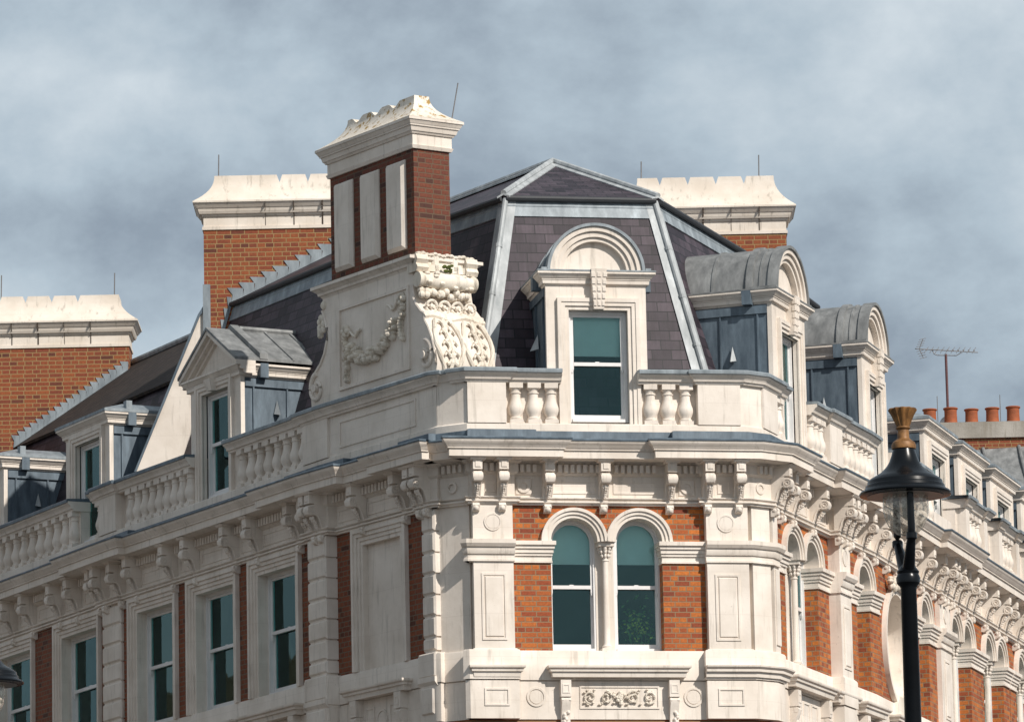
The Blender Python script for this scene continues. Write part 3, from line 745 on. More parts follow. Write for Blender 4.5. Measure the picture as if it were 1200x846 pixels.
# ledges, consoles and panels under the sills
m = MB(); T = FT(4)
ledge(m, T, 17.84, 18.45, 11.66, .05, .2); part(m, 'window_ledge', M_ST, BC)
m = MB(); ledge(m, T, 18.98, 20.86, 11.66, .03, .2)
for s in (19.14, 20.72): console(m, T, s, 11.45, .03, .075)
part(m, 'window_ledge', M_ST, BC)
m = MB(); sweep(m, 21.18, 22.6, [(-.02, 11.49), (.20, 11.49), (.21, 11.56), (.245, 11.565), (.25, 11.60), (.285, 11.63), (.29, 11.652), (-.02, 11.66)]); part(m, 'window_ledge', M_ST, BC)
for s0, s1, con in ((23.05, 24.9, True), (25.2, 26.1, False), (26.6, 27.7, True), (28.5, 29.9, False), (30.7, 31.8, True), (32.1, 33.0, False)) + tuple((c - .95, c + .95, True) for c in (33.975, 36.625, 39.325, 42.0)):
    if s0 == 32.1: s1 = 32.9
    B = bof(s0); T2 = TA(s0); m = MB(); ledge(m, T2, s0, s1, 11.66, .03, .2)
    if con:
        for s in (s0 + .15, s1 - .15): console(m, T2, s, 11.45, .03, .075)
    part(m, 'window_ledge', M_ST, B)
for i_, a, b, c, d, n in ((4, 17.96, 18.32, 11.08, 11.33, .15), (4, 21.36, 21.74, 11.08, 11.33, .15), (4, 19.36, 20.52, 11.05, 11.38, .02), (2, 15.28, 15.52, 10.95, 11.32, .02), (2, 15.94, 16.18, 10.95, 11.32, .02), (6, 23.4, 23.7, 10.95, 11.35, .02), (6, 23.8, 24.1, 10.95, 11.35, .02), (6, 24.2, 24.5, 10.95, 11.35, .02)):
    m = MB(); framepanel(m, FT(i_), a, b, c, d, n, .014, .025); part(m, 'sunk_panel', M_ST, BC)
for i_, c, zz, r in ((4, 18.73, 11.22, .11), (4, 21.02, 11.22, .11), (2, 15.73, 11.12, .12)):
    m = MB(); ring(m, FT(i_), c, zz, r, r + .03, 0, 2 * math.pi, 0, .035, 28, True); disc(m, FT(i_), c, zz, r - .012, 0, .03, 28); part(m, 'roundel', M_ST, BC)
# carved scroll frieze under the front window
m = MB(); cx, cz = 19.94, 11.215
def spiral(cs, cz_, r, turns, sg, a0):
    pts = []
    for i in range(26):
        t = i / 25; a = a0 + sg * turns * 2 * math.pi * t; q = r * (1 - .82 * t)
        pts.append(T(cs + q * math.cos(a), .05, cz_ + q * math.sin(a)))
    tube(m, pts, .014, 6)
for sg in (-1, 1):
    for dx in (.20, .43): spiral(cx + sg * dx, cz, .095, 1.4, sg, math.pi / 2 if dx == .2 else -math.pi / 2)
    for k in range(16):
        ball(m, (cx + sg * random.uniform(.08, .52), .045, cz + random.choice((-1, 1)) * random.uniform(.06, .11)), .022, .02, .016, 7, 5, T)
for k in range(22):
    a = random.uniform(0, 2 * math.pi); r = random.uniform(0, .11); ball(m, (cx + r * math.cos(a), .055, cz + r * 1.15 * math.sin(a)), .032, .03, .028, 7, 5, T)
part(m, 'carved_panel', M_CARV, BC)

# ------------------------------------------------------------------ parapet: pedestals, balusters, coping
def baluster_mesh():
    m = MB(); h = .59
    lathe(m, (0, 0, 0), [(.09, .055), (.095, .08), (.078, .095), (.078, .11), (.10, .15), (.112, .20), (.108, .245), (.085, .31), (.072, .37), (.068, .435), (.082, .44), (.082, .455), (.070, .462), (.078, .50), (.098, .515)], 16)
    for q, z0, z1 in ((.098, 0, .055), (.098, .515, .59)): box(m, LOFT, -q, q, -q, q, z0, z1)
    return m
bal0 = baluster_mesh(); bal_me = None
COP = [(-.34, 15.77), (.0, 15.77), (.01, 15.80), (.035, 15.805), (.04, 15.825), (.065, 15.86), (.095, 15.88), (.10, 15.885), (.10, 15.925), (-.34, 15.925)]
LEADC = [(-.36, 15.927), (.105, 15.927), (.105, 15.905), (.125, 15.905), (.128, 15.945), (.11, 15.965), (-.36, 15.99)]
def balustrade(s0, s1, peds=(), bals=(), ends=0.0, solids=(), o=0.0):
    """one run of parapet between two dormers"""
    global bal_me
    B = bof((s0 + s1) / 2); ress = [(a - .03, b + .03, .05) for a, b in list(peds) + list(solids)]
    m = MB()
    for a, b in list(peds): sweep(m, a, b, [(-.30, 15.175), (.04, 15.175), (.04, 15.772), (-.30, 15.772)], [(a, b, o)] if o else ())
    for a, b in list(solids): sweep(m, a, b, [(-.30, 15.175), (.0, 15.175), (.0, 15.772), (-.30, 15.772)], [(a, b, o)] if o else ())
    sweep(m, s0 + .02, s1 - .02, [(-.30, 15.172), (-.135 + o, 15.172), (-.135 + o, 15.774), (-.30, 15.774)])
    root = part(m, 'balustrade', M_ST, B)
    if o: ress = [(a, b, q + o) for a, b, q in ress] + [(s0, s1, o)]
    m = MB()
    sweep(m, s0, s1, COP, ress); sub(m, 'coping', M_ST, root, B)
    m = MB(); sweep(m, s0, s1, LEADC, ress); sub(m, 'lead_capping', M_LEADB if s1 < 17.2 else M_LEAD, root, B)
    for s in bals:
        p, rz = LT(s, -.095 + o)
        if bal_me is None: ob = bal0.build('baluster', M_ST, root); bal_me = ob.data
        else: ob = bpy.data.objects.new('baluster', bal_me); COL.objects.link(ob); ob.parent = root
        ob.location = (p.x - B.location.x, p.y - B.location.y, 15.18); ob.rotation_euler = (0, 0, rz + random.uniform(-.09, .09))
def rng(a, b, k): return [a + (b - a) * i / (k - 1) for i in range(k)]
balustrade(-7.0, -3.6, [(-6.0, -5.4)], rng(-5.1, -3.8, 5))
balustrade(1.32, 5.02, [], rng(1.62, 4.86, 10))
balustrade(5.80, 9.62, [(6.17, 6.86)], [6.0] + rng(7.26, 9.44, 9))
balustrade(10.95, 17.55, [(13.53, 14.33)], rng(11.30, 13.38, 8), solids=[(14.33, 17.303)])
# the run round the corner continues along the front
balustrade(17.56, 19.20, [(17.815, 18.38)], rng(18.54, 19.06, 3), solids=[(17.31, 17.812)])
balustrade(20.33, 23.45, [(21.20, 21.83), (22.24, 22.92)], rng(20.52, 21.04, 3) + [23.08, 23.30], solids=[(21.83, 22.24)])
balustrade(24.72, 28.25, [(25.55, 26.20)], [24.90, 25.14, 25.38] + rng(26.40, 28.05, 7))
balustrade(29.45, 32.5, [(30.9, 31.5)], rng(29.65, 30.7, 5) + rng(31.7, 32.3, 3))
m = MB(); sweep(m, 32.58, 33.9, [(-.30, 15.175), (-.05, 15.175), (-.05, 15.45), (-.30, 15.45)]); part(m, 'low_parapet', M_ST, BR)
for c in (35.3, 37.95, 40.6, 43.25):
    balustrade(c - .90, c + .90, [(c - .85, c - .58), (c + .60, c + .85)], rng(c - .44, c + .46, 4), o=.05)
# plinth blocks beneath those balconettes
for c in (35.3, 37.95, 40.6, 43.25):
    m = MB(); T4 = TA(c); box(m, T4, c - .88, c + .88, -.2, .11, 15.03, 15.178); part(m, 'balcony_base', M_ST, BR)
m = MB(); framepanel(m, FT(2), 14.62, 16.75, 15.27, 15.68, .0, .018, .035); part(m, 'sunk_panel', M_ST, BC)

# ------------------------------------------------------------------ mansard roofs
def inset(z): return .95 + .315 * (z - 16.1)
def offpoly(idx, b, z):
    """vertices of the plan lines idx offset inwards by b and intersected with their neighbours"""
    pts = []
    for i, j in zip(idx[:-1], idx[1:]):
        O1, d1, n1_, _ = frame(i); O2, d2, n2_, _ = frame(j)
        A = O1 - n1_ * b; Bq = O2 - n2_ * b
        t = (Bq - A).cross(d2) / d1.cross(d2); q = A + d1 * t; pts.append(Vector((q.x, q.y, z)))
    return pts
ZC = 18.85
def endpt(i, b, Y, z):
    O, d, n, _ = frame(i); A = O - n * b; t = (Y - A.y) / d.y; q = A + d * t; return Vector((q.x, q.y, z))
YWL, YWR = 86.7, 88.0           # party walls of the corner building
def chain(b, z, y0=YWL, y1=YWR): return [endpt(0, b, y0, z)] + offpoly([0, 1, 2, 4, 6, 7], b, z) + [endpt(7, b, y1, z)]
lo, hi = chain(inset(15.0), 15.0), chain(inset(ZC), ZC)
def quadstrip(m, A, Bq, th=.05):
    for i in range(len(A) - 1):
        n = (A[i + 1] - A[i]).cross(Bq[i] - A[i]).normalized(); n *= th
        v = [A[i], A[i + 1], Bq[i + 1], Bq[i]]; v += [p + n * (1 if n.y > 0 else -1) for p in v]
        m.add(v, [(0, 1, 2, 3), (4, 5, 6, 7), (0, 1, 5, 4), (1, 2, 6, 5), (2, 3, 7, 6), (3, 0, 4, 7)])
m = MB(); quadstrip(m, lo, hi); steep = part(m, 'mansard_slope', M_SL, BC, smooth=False)
APEX = Vector((.687, 82.0, 20.03))
ridgeL = Vector((APEX.x - (YWL - APEX.y) * math.tan(R_(31)), YWL, 20.03)); ridgeR = Vector((APEX.x + (YWR - APEX.y) * math.tan(R_(20)), YWR, 20.03))
m = MB(); e = .06
hb = chain(inset(ZC) - e, ZC + .05)
def poly(m, pts, th=.04):
    n = (pts[1] - pts[0]).cross(pts[2] - pts[0]).normalized() * th
    if n.z > 0: n = -n
    k = len(pts); m.add(list(pts) + [p + n for p in pts], [tuple(range(k)), tuple(range(2 * k - 1, k - 1, -1))] + [(i, (i + 1) % k, k + (i + 1) % k, k + i) for i in range(k)])
poly(m, [hb[3], hb[4], APEX])
poly(m, [hb[2], hb[3], APEX]); poly(m, [hb[1], hb[2], APEX, ridgeL]) ; poly(m, [hb[0], hb[1], ridgeL])
poly(m, [hb[4], hb[5], ridgeR, APEX]); poly(m, [hb[5], hb[6], ridgeR]); poly(m, [ridgeL, APEX, ridgeR])
part(m, 'upper_roof', M_SL, BC, smooth=False)
def strip_on(m, P0, P1, wdir, w0, th=.02, out_=Vector((0, -1, 0))):
    v = [P0, P1, P1 + wdir * w0, P0 + wdir * w0]; v += [p + out_ * th for p in v]
    m.add(v, [(0, 1, 2, 3), (4, 5, 6, 7), (0, 1, 5, 4), (1, 2, 6, 5), (2, 3, 7, 6), (3, 0, 4, 7)])
# lead hips (roll plus wings) and curb flashings
m = MB()
for c in (3, 4):
    a, b = lo[c], hi[c]
    for q in (-1, 1):
        dirn = (lo[c + q] - lo[c]).normalized(); o_ = Vector((0, -1, .3)).normalized()
        nf = (lo[c + q] - lo[c]).cross(b - a).normalized(); nf = nf if nf.z > 0 else -nf
        v = [a, b, b + dirn * .16, a + dirn * .20]; v += [p + nf * .022 for p in v]
        m.add(v, [(0, 1, 2, 3), (4, 5, 6, 7), (0, 1, 5, 4), (1, 2, 6, 5), (2, 3, 7, 6), (3, 0, 4, 7)])
    tube(m, [a + Vector((0, -.03, .01)), b + Vector((0, -.03, .01))], .045, 10)
    for t in (.2, .4, .6, .8):
        p = a.lerp(b, t); tube(m, [p + Vector((0, -.03, .0)), p + Vector((0, -.03, .035)) + (b - a).normalized() * .02], .055, 10)
part(m, 'lead_hip', M_LEADG, BC)
m = MB()
for i in range(len(hi) - 1):
    nf = (hi[i + 1] - hi[i]).cross(hi[i] - lo[i]).normalized(); nf = nf if nf.y < 0 or nf.z > 0 else -nf
    A = lo[i].lerp(hi[i], .932); Bq = lo[i + 1].lerp(hi[i + 1], .932); C = hi[i + 1]; D = hi[i]
    v = [A, Bq, C, D]; v += [p + nf * .02 for p in v]
    m.add(v, [(0, 1, 2, 3), (4, 5, 6, 7), (0, 1, 5, 4), (1, 2, 6, 5), (2, 3, 7, 6), (3, 0, 4, 7)])
    tube(m, [D + nf * .03 - Vector((0, 0, .10)), C + nf * .03 - Vector((0, 0, .10))], .03, 8)
part(m, 'curb_flashing', M_LEAD, BC)
m = MB()
for i in range(len(hi) - 1):
    nf = (hi[i + 1] - hi[i]).cross(Vector((0, 0, 1))).normalized(); nf = nf if nf.y < 0 or (abs(nf.x) > .5) else -nf
    if i >= 4 and nf.x < 0: nf = -nf
    if i <= 2 and nf.x > 0: nf = -nf
    tube(m, [hi[i] + nf * .06 + Vector((0, 0, .02)), hi[i + 1] + nf * .06 + Vector((0, 0, .02))], .045, 8)
part(m, 'roof_gutter', plain('dark_gutter', (0.03, 0.033, 0.038), .6), BC)
m = MB()
for a, b in ((APEX, hb[3]), (APEX, hb[4]), (APEX, ridgeL), (APEX, ridgeR)):
    u = (b - a).normalized(); sdv = u.cross(Vector((0, 0, 1))).normalized()
    for q in (-1, 1):
        v = [a + Vector((0, 0, .02)), b + Vector((0, 0, .02)), b + sdv * q * .10 - Vector((0, 0, .03)), a + sdv * q * .10 - Vector((0, 0, .03))]; v += [p + Vector((0, 0, .03)) for p in v]
        m.add(v, [(0, 1, 2, 3), (4, 5, 6, 7), (0, 1, 5, 4), (1, 2, 6, 5), (2, 3, 7, 6), (3, 0, 4, 7)])
    tube(m, [a + Vector((0, 0, .05)), b + Vector((0, 0, .05))], .045, 8)
part(m, 'ridge_lead', M_LEADG, BC)

# neighbour on the left: lower curb, steep shallow-pitched slates and ridge
ZCL, ZRL, INR = 17.88, 19.42, 3.45
Y1 = 94.2; YFL = 106.5
def pL(b, z, Y): return endpt(0, b, Y, z)
lo_l = [pL(inset(15.0), 15.0, YFL), pL(inset(15.0), 15.0, YWL + .26)]; hi_l = [pL(inset(ZCL) , ZCL, YFL), pL(inset(ZCL), ZCL, YWL + .26)]
m = MB(); quadstrip(m, lo_l, hi_l); part(m, 'mansard_slope', M_SL, BL, smooth=False)
rid = [pL(INR, ZRL, YFL), pL(INR, ZRL, YWL + .26)]
m = MB(); ho = [pL(inset(ZCL) - .10, ZCL + .01, YFL), pL(inset(ZCL) - .10, ZCL + .01, YWL + .26)]
poly(m, [ho[0], ho[1], rid[1], rid[0]], .05)
bk = [pL(INR + 5.0, 18.2, YFL), pL(INR + 5.0, 18.2, YWL + .26)]
poly(m, [rid[0], rid[1], bk[1], bk[0]], .05)
part(m, 'upper_roof', M_SLF, BL, smooth=False)
m = MB(); tube(m, [rid[0] + Vector((0, 0, .03)), rid[1] + Vector((0, 0, .03))], .06, 8)
tube(m, [hi_l[0] + Vector((-.03, 0, -.28)), hi_l[1] + Vector((-.03, 0, -.28))], .05, 6)
part(m, 'ridge_lead', M_LEAD, BL)
# right-hand neighbour roof
lo_r = [endpt(7, inset(15.0), YWR + .3, 15.0), endpt(7, inset(15.0), 104.0, 15.0)]; hi_r = [endpt(7, inset(17.6), YWR + .3, 17.6), endpt(7, inset(17.6), 104.0, 17.6)]
m = MB(); quadstrip(m, lo_r, hi_r); part(m, 'mansard_slope', M_SL, BR, smooth=False)
m = MB(); rr = [endpt(7, 4.2, YWR + .3, 18.0), endpt(7, 4.2, 104.0, 18.0)]; poly(m, [hi_r[0], hi_r[1], rr[1], rr[0]], .05)
r2_ = [endpt(7, 8.0, YWR + .3, 17.4), endpt(7, 8.0, 104.0, 17.4)]; poly(m, [rr[0], rr[1], r2_[1], r2_[0]], .05); part(m, 'upper_roof', M_SL, BR, smooth=False)
# parapet gutter floor so that no light leaks in between parapet and slates
for B, a, b in B3:
    m = MB(); sweep(m, a, b, [(-2.2, 14.9), (-.3, 14.9), (-.3, 14.95), (-2.2, 14.95)]); part(m, 'gutter_floor', M_LEADB, B)

# white rendered party wall upstand and its coping
WT = lambda x, n, z: Vector((x, YWL + n, z))
def xs_(b, Y=YWL): return endpt(0, b, Y, 0).x
m = MB(); 
xa, xb = xs_(.55), xs_(.55)
pts = [(-6.42, 15.0), (-6.08, 16.16), (-5.03, 18.69), (-4.93, 18.82), (-4.3, 18.95), (-4.3, 15.0)]
prism(m, lambda x, n, z: WT(x, n, z), pts, .006, .25)
pw = part(m, 'party_wall', M_ST, BC)
m = MB()
prism(m, WT, [(-6.115, 16.16), (-5.065, 18.71), (-4.97, 18.86), (-4.93, 18.82), (-5.03, 18.69), (-6.08, 16.16)], -.03, .28); sub(m, 'coping_strip', M_LEADB, pw, BC)

# ------------------------------------------------------------------ chimneys
def cap_loft(m, T, hl, hw, z0, z1, notches, flare=.32, tw=.10, nd=.14, nwid=.055, rounded=False):
    """flared capping: local x along its length, concave sides, V notches in the crest"""
    H = z1 - z0
    def fl(t): return (1 - t) ** 2.2            # flare 1 at the bottom, 0 on top
    def zc(x):
        for c in notches:
            d = abs(x - c)
            if rounded:
                if d < nwid: return z1 - nd * (0.5 + 0.5 * math.cos(math.pi * d / nwid))
            elif d < nwid: return z1 - nd * (1 - d / nwid)
        return z1
    L0 = hl - flare; xs = set([-L0, L0]); 
    for c in notches:
        for q in ((-1, -.6, -.3, 0, .3, .6, 1) if rounded else (-1, 0, 1)):
            xs.add(max(-L0, min(L0, c + q * nwid)))
    k0 = 14
    for i in range(k0 + 1): xs.add(-L0 + 2 * L0 * i / k0)
    xs = sorted(xs); NT = 9; ring_pts = []
    cols = []
    # end faces: same x for L0 but pushed out by flare
    def col(x, endsg):
        zt = zc(x); out = []
        for j in range(NT + 1):
            t = (zt - z0) / H * j / NT; y = tw + (hw - tw) * fl(t); xx = x + endsg * flare * fl(t); out.append((xx, y, z0 + H * t))
        return out
    allc = [col(xs[0], -1)] + [col(x, 0) for x in xs[1:-1]] + [col(xs[-1], 1)]
    v = []; fs = []
    for c in allc:
        v += [T(x, y, z) for x, y, z in c] + [T(x, -y, z) for x, y, z in c]
    q = 2 * (NT + 1); h = NT + 1
    for i in range(len(allc) - 1):
        for j in range(NT):
            fs.append((i * q + j, (i + 1) * q + j, (i + 1) * q + j + 1, i * q + j + 1))
            fs.append((i * q + h + j, i * q + h + j + 1, (i + 1) * q + h + j + 1, (i + 1) * q + h + j))
        fs.append((i * q + NT, (i + 1) * q + NT, (i + 1) * q + h + NT, i * q + h + NT))
        fs.append((i * q, i * q + h, (i + 1) * q + h, (i + 1) * q))
    for i in (0, len(allc) - 1):
        for j in range(NT): fs.append((i * q + j, i * q + j + 1, i * q + h + j + 1, i * q + h + j))
    m.add(v, fs)
def tierbox(m, T, hl, hw, tiers):
    """stack of (z0,z1,extra0,extra1) slabs growing outwards"""
    for z0, z1, e0, e1 in tiers:
        v = [T(sx * (hl + e0), sy * (hw + e0), z0) for sx, sy in ((-1, -1), (1, -1), (1, 1), (-1, 1))] + [T(sx * (hl + e1), sy * (hw + e1), z1) for sx, sy in ((-1, -1), (1, -1), (1, 1), (-1, 1))]
        m.add(v, [(0, 1, 2, 3), (4, 5, 6, 7)] + [(i, (i + 1) % 4, 4 + (i + 1) % 4, 4 + i) for i in range(4)])
def wide_stack(B, x0, x1, Y, zb, zbr, ztop, mat, notch_x, rods):
    """party wall stack, face parallel to the picture; brick x0..x1 up to zbr, capping up to ztop"""
    cx = (x0 + x1) / 2; hl = (x1 - x0) / 2; hw = .38
    T = lambda a, b, z: Vector((cx + a, Y + hw + b, z))
    m = MB(); tierbox(m, T, hl, hw, [(zb, zbr - .056, 0, 0)]); root = part(m, 'chimney_stack', mat, B)
    m = MB(); z = zbr; h = ztop - zbr
    tierbox(m, T, hl, hw, [(z - .055, z - .002, .02, .02), (z, z + .075, .0, .0), (z + .075, z + .16, .0, .0), (z + .162, z + .20, .02, .035), (z + .202, z + .235, .06, .075), (z + .237, z + .29, .075, .09), (z + .292, z + .37, .10, .155), (z + .372, z + .40, .165, .165)])
    cap_loft(m, T, hl + .16, hw + .15, z + .402, ztop, [q - cx for q in notch_x], tw=.30, flare=.34, nwid=.045, nd=.13)
    cp = sub(m, 'chimney_cap', M_CAP, root, B, ang=.22)
    m = MB()
    sp = notch_x[1] - notch_x[0]
    for k, q in enumerate(list(notch_x) + [notch_x[-1] + sp]):
        x = q - sp / 2; jw = .004 + .004 * ((k * 7) % 3)
        if x0 < x < x1:
            for z0, z1, e in ((z + .0, z + .16, .0), (z + .165, z + .232, .04), (z + .24, z + .29, .082), (z + .295, z + .40, .13 + .02)): box(m, lambda a, b, c: Vector((a, Y - b, c)), x - jw, x + jw, -.05, e + .006, z0, z1)
    sub(m, 'mortar_joint', plain('dark_joint', (.05, .035, .025), .9), root, B)
    for rx, rh in rods: m = MB(); tube(m, [(rx, Y + hw, ztop - .1), (rx + .01, Y + hw, ztop + rh)], .010, 6); sub(m, 'lightning_rod', M_ROD, root, B)
    return root
sp2 = .463
wide_stack(BC, -4.96, -1.7, 86.7, 14.0, 20.16, 21.02, M_BRC, [-3.72 + k * sp2 for k in range(-0, 5)], [(-4.73, .42), (-2.0, .3)])
wide_stack(BC, 1.95, 4.56, 88.0, 14.0, 20.18, 21.12, M_BRC, [2.50 + k * .462 for k in range(4)], [(2.2, .35), (4.15, .42)])
wide_stack(BL, -11.5, -6.72, 94.2, 14.0, 19.71, 20.60, M_BRC, [-7.62 - k * .462 for k in range(7)][::-1], [(-9.0, .45), (-7.0, .45)])
# stepped lead flashings where the slopes meet the stacks
def stepped(B, P0, P1, Y, n, w_=.115):
    m = MB(); dx, dz = (P1[0] - P0[0]) / n, (P1[1] - P0[1]) / n
    for i in range(n):
        x = P0[0] + dx * i; z = P0[1] + dz * i
        zt_ = z + dz + w_ * .75
        prism(m, lambda a, b, c: Vector((a, Y - .012 * b, c)), [(x, z - .06), (x + dx * 1.02, z + dz - .06), (x + dx * 1.05, zt_), (x - dx * .35, zt_ + .01), (x + dx * .12, z + w_ * .55)], 0, 1 + .3 * (i % 2))
    return part(m, 'stepped_flashing', M_LEAD, B)
def on_upL(x, Y):
    a = ho[0].lerp(ho[1], (Y - ho[0].y) / (ho[1].y - ho[0].y)); b = rid[0].lerp(rid[1], (Y - rid[0].y) / (rid[1].y - rid[0].y))
    return a.z + (b.z - a.z) * (x - a.x) / (b.x - a.x)
xA = endpt(0, inset(ZCL) - .1, 94.2, 0).x
stepped(BL, (xA, on_upL(xA, 94.19) + .06), (-6.74, on_upL(-6.74, 94.19) + .06), 94.2, 19)
u0, u1 = hb[0], ridgeL
stepped(BC, (u0.x, u0.z + .06), (u1.x, u1.z + .06), 86.7, 13)
l0 = endpt(0, inset(17.6), YWL, 17.6)
stepped(BC, (l0.x, 17.6), (u0.x, u0.z), 86.7, 7)
m = MB(); prism(m, WT, [(-4.98, 18.35), (-4.86, 18.35), (-4.86, 19.2), (-4.98, 19.2)], -.05, -.002); part(m, 'lead_soaker', M_LEAD, BC)

# --- tall front chimney with carved console base
T2 = FT(2)
FS0, FS1, FN0, FN1 = 14.38, 16.72, -.05, -.67
m = MB(); box(m, T2, FS0, FS1, FN1, FN0, 17.6, 19.42); fc = part(m, 'chimney_stack', M_BRD, BC)
m = MB()
for a, b in ((14.54, 15.04), (15.28, 15.78), (16.01, 16.51)): bevbox(m, T2, a, b, FN0 - .02, FN0 + .07, 17.94, 19.27, .05)
sub(m, 'recessed_panel', M_ST, fc, BC)
cxs = (FS0 + FS1) / 2; cn = (FN0 + FN1) / 2; hl = (FS1 - FS0) / 2; hwn = (FN0 - FN1) / 2
TC = lambda a, b, z: T2(cxs + a, cn + b, z)
m = MB(); z = 19.40
tierbox(m, TC, hl, hwn, [(z, z + .05, .03, .05), (z + .05, z + .215, .03, .03), (z + .217, z + .25, .05, .07), (z + .252, z + .32, .08, .10), (z + .322, z + .345, .115, .12), (z + .347, z + .40, .125, .155), (z + .402, z + .44, .165, .165)])
sub(m, 'chimney_cap', M_ST, fc, BC)
m = MB(); cap_loft(m, TC, hl + .165, hwn + .165, z + .442, z + .87, [-.66, -.13, .38], flare=.40, tw=.13, nd=.085, nwid=.17, rounded=True)
sub(m, 'cap_crest', M_CAPL, fc, BC)
m = MB(); q = T2(FS1 - .05, FN1 + .05, 0); tube(m, [(q.x + .1, q.y, 19.8), (q.x + .22, q.y, 20.45)], .010, 6); sub(m, 'lightning_rod', M_ROD, fc, BC)
# console body
BN0, BN1 = -.02, -1.02
outl = [(13.80, 16.02), (13.78, 16.25), (13.84, 16.42), (13.95, 16.53), (14.08, 16.62), (14.20, 16.76), (14.28, 16.95), (14.28, 17.15), (14.22, 17.32), (14.16, 17.42), (14.16, 17.60), (16.70, 17.60), (16.70, 17.33), (16.73, 17.18), (16.82, 17.05), (16.95, 16.93), (17.02, 16.90), (17.04, 16.78), (17.12, 16.68), (17.22, 16.50), (17.29, 16.30), (17.31, 16.10), (17.28, 16.0)]
m = MB(); prism(m, T2, outl, BN1, BN0); base = part(m, 'chimney_base', M_ST, BC)
m = MB()
CT = lambda a, b, z_: T2(15.43 + a, (BN0 + BN1) / 2 + .0 + b, z_)
tierbox(m, CT, 1.27, .50, [(17.60, 17.64, .0, .03), (17.642, 17.68, .05, .06), (17.682, 17.73, .06, .12), (17.732, 17.78, .135, .135)])
framepanel(m, T2, 14.62, 16.60, 16.13, 17.38, BN0, .03, .05)
# rim following the outline, and volutes
tube(m, [T2(s, BN0 + .01, zz) for s, zz in outl[1:10]], .022, 6); tube(m, [T2(s - .02, BN0 + .01, zz) for s, zz in outl[13:22]], .022, 6)
for c, sg in ((13.98, 1), (17.02, -1)):
    pts = []
    for i in range(40):
        t = i / 39; a = math.pi / 2 + sg * 2.6 * math.pi * t; r = .20 * (1 - .80 * t); pts.append(T2(c + r * math.cos(a), BN0 + .012, 16.27 + r * 1.15 * math.sin(a)))
    tube(m, pts, [.04 * (1 - .4 * i / 39) for i in range(40)], 8); disc(m, T2, c, 16.27, .06, BN0, BN0 + .08, 16)
sub(m, 'moulding', M_ST, base, BC)
# swag of fruit and flowers with bows and tails
m = MB(); rnd = random.Random(3)
def lump(s, z_, r, d=.04): ball(m, (s, BN0 + d * .6, z_), r, d + r * .3, r, 8, 6, T2)
for i in range(110):
    t = rnd.random(); s = 14.95 + 1.32 * t; zz = 16.78 - .36 * math.sin(math.pi * (t * .9 + .05)) + .17 * t - .02
    lump(s + rnd.uniform(-.05, .05), zz + rnd.uniform(-.075, .075), rnd.uniform(.018, .066), rnd.uniform(.03, .10))
for k in range(6): a = k * math.pi / 3; lump(15.62 + .075 * math.cos(a), 16.52 + .075 * math.sin(a), .05, .08)
lump(15.62, 16.52, .04, .11)
for c, z0_, n_ in ((14.86, 16.98, 15), (16.42, 17.20, 12)):
    for k in range(n_): lump(c + rnd.uniform(-.05, .05) * (1 - .03 * k), z0_ - .10 - k * .045, .034 + .016 * math.sin(k * .8) ** 2, .05)
    for a, r_ in ((0, .05), (1.5, .05), (3, .05), (4.5, .05)): lump(c + .055 * math.cos(a), z0_ + .055 * math.sin(a), r_, .05)
for c, z0_, sg in ((14.86, 16.98, 1), (16.42, 17.20, -1)):
    tube(m, [T2(c + sg * (.05 + .07 * i), BN0 + .03, z0_ - .07 + .05 * math.sin(i * 1.7)) for i in range(6)], .022, 6)
sub(m, 'fruit_swag', M_CARV, base, BC)
# carved end towards the front: corona, drum, fruit, cartouche and acanthus
m = MB(); s_e = 16.70
TE = lambda n, d, z_: T2(s_e + d, n, z_)
box(m, T2, 16.60, 16.80, BN1, BN0 + .05, 17.66, 17.80)
for n in (-.07, -.93):
    prism(m, T2, [(16.62, 17.54), (16.86, 17.54), (16.90, 17.60), (16.86, 17.66), (16.90, 17.72), (16.86, 17.80), (16.62, 17.81)], n - .10, n + .10)
for n in (-.33, -.66): bevbox(m, T2, 16.62, 16.84, n - .05, n + .05, 17.56, 17.80, .03)
for k in range(14): ball(m, (16.80, -.05 - .07 * k, 17.81 + .012 * math.sin(k * 1.9)), .07, .05, .035, 7, 5, T2)
box(m, T2, 16.6, 16.84, BN1, BN0, 17.56, 17.66)
# drum
O, d_, n_, _ = frame(2); d3 = Vector((d_.x, d_.y, 0)); n3 = Vector((n_.x, n_.y, 0))
lathe(m, T2(16.84, BN0 + .03, 17.42), [(.05, 0), (.115, .005), (.125, .06), (.10, .075), (.105, .12), (.13, .3), (.135, .5), (.13, .72), (.10, .90), (.105, .93), (.125, .95), (.115, 1.0), (.05, 1.01)], 16, (d3, Vector((0, 0, 1)), -n3))
for k in range(30): ball(m, (16.90 + rnd.uniform(-.03, .06), BN0 - rnd.uniform(.1, .9), 17.42 + rnd.uniform(-.1, .1)), .035, .05, .03, 7, 5, T2)
for k in range(26): ball(m, (16.85 + rnd.uniform(-.02, .06), BN0 - .02 - .93 * rnd.random(), 17.22 + rnd.uniform(-.05, .05)), .055, .055, .055, 8, 6, T2)
for k in range(4):      # guilloche band
    c = BN0 - .16 - k * .22; 
    tube(m, [T2(16.93 + .02 * math.sin(a * .7), c + .085 * math.cos(a), 17.02 + .085 * math.sin(a)) for a in [2 * math.pi * i / 14 for i in range(15)]], .022, 6)
    ball(m, (16.93, c, 17.02), .035, .035, .035, 8, 6, T2)
prism(m, T2, [(16.9, 16.74), (17.10, 16.74), (17.16, 16.80), (17.10, 16.88), (16.98, 16.93), (16.9, 16.93)], BN1 - .02, BN0 + .0, 'sz') if False else None
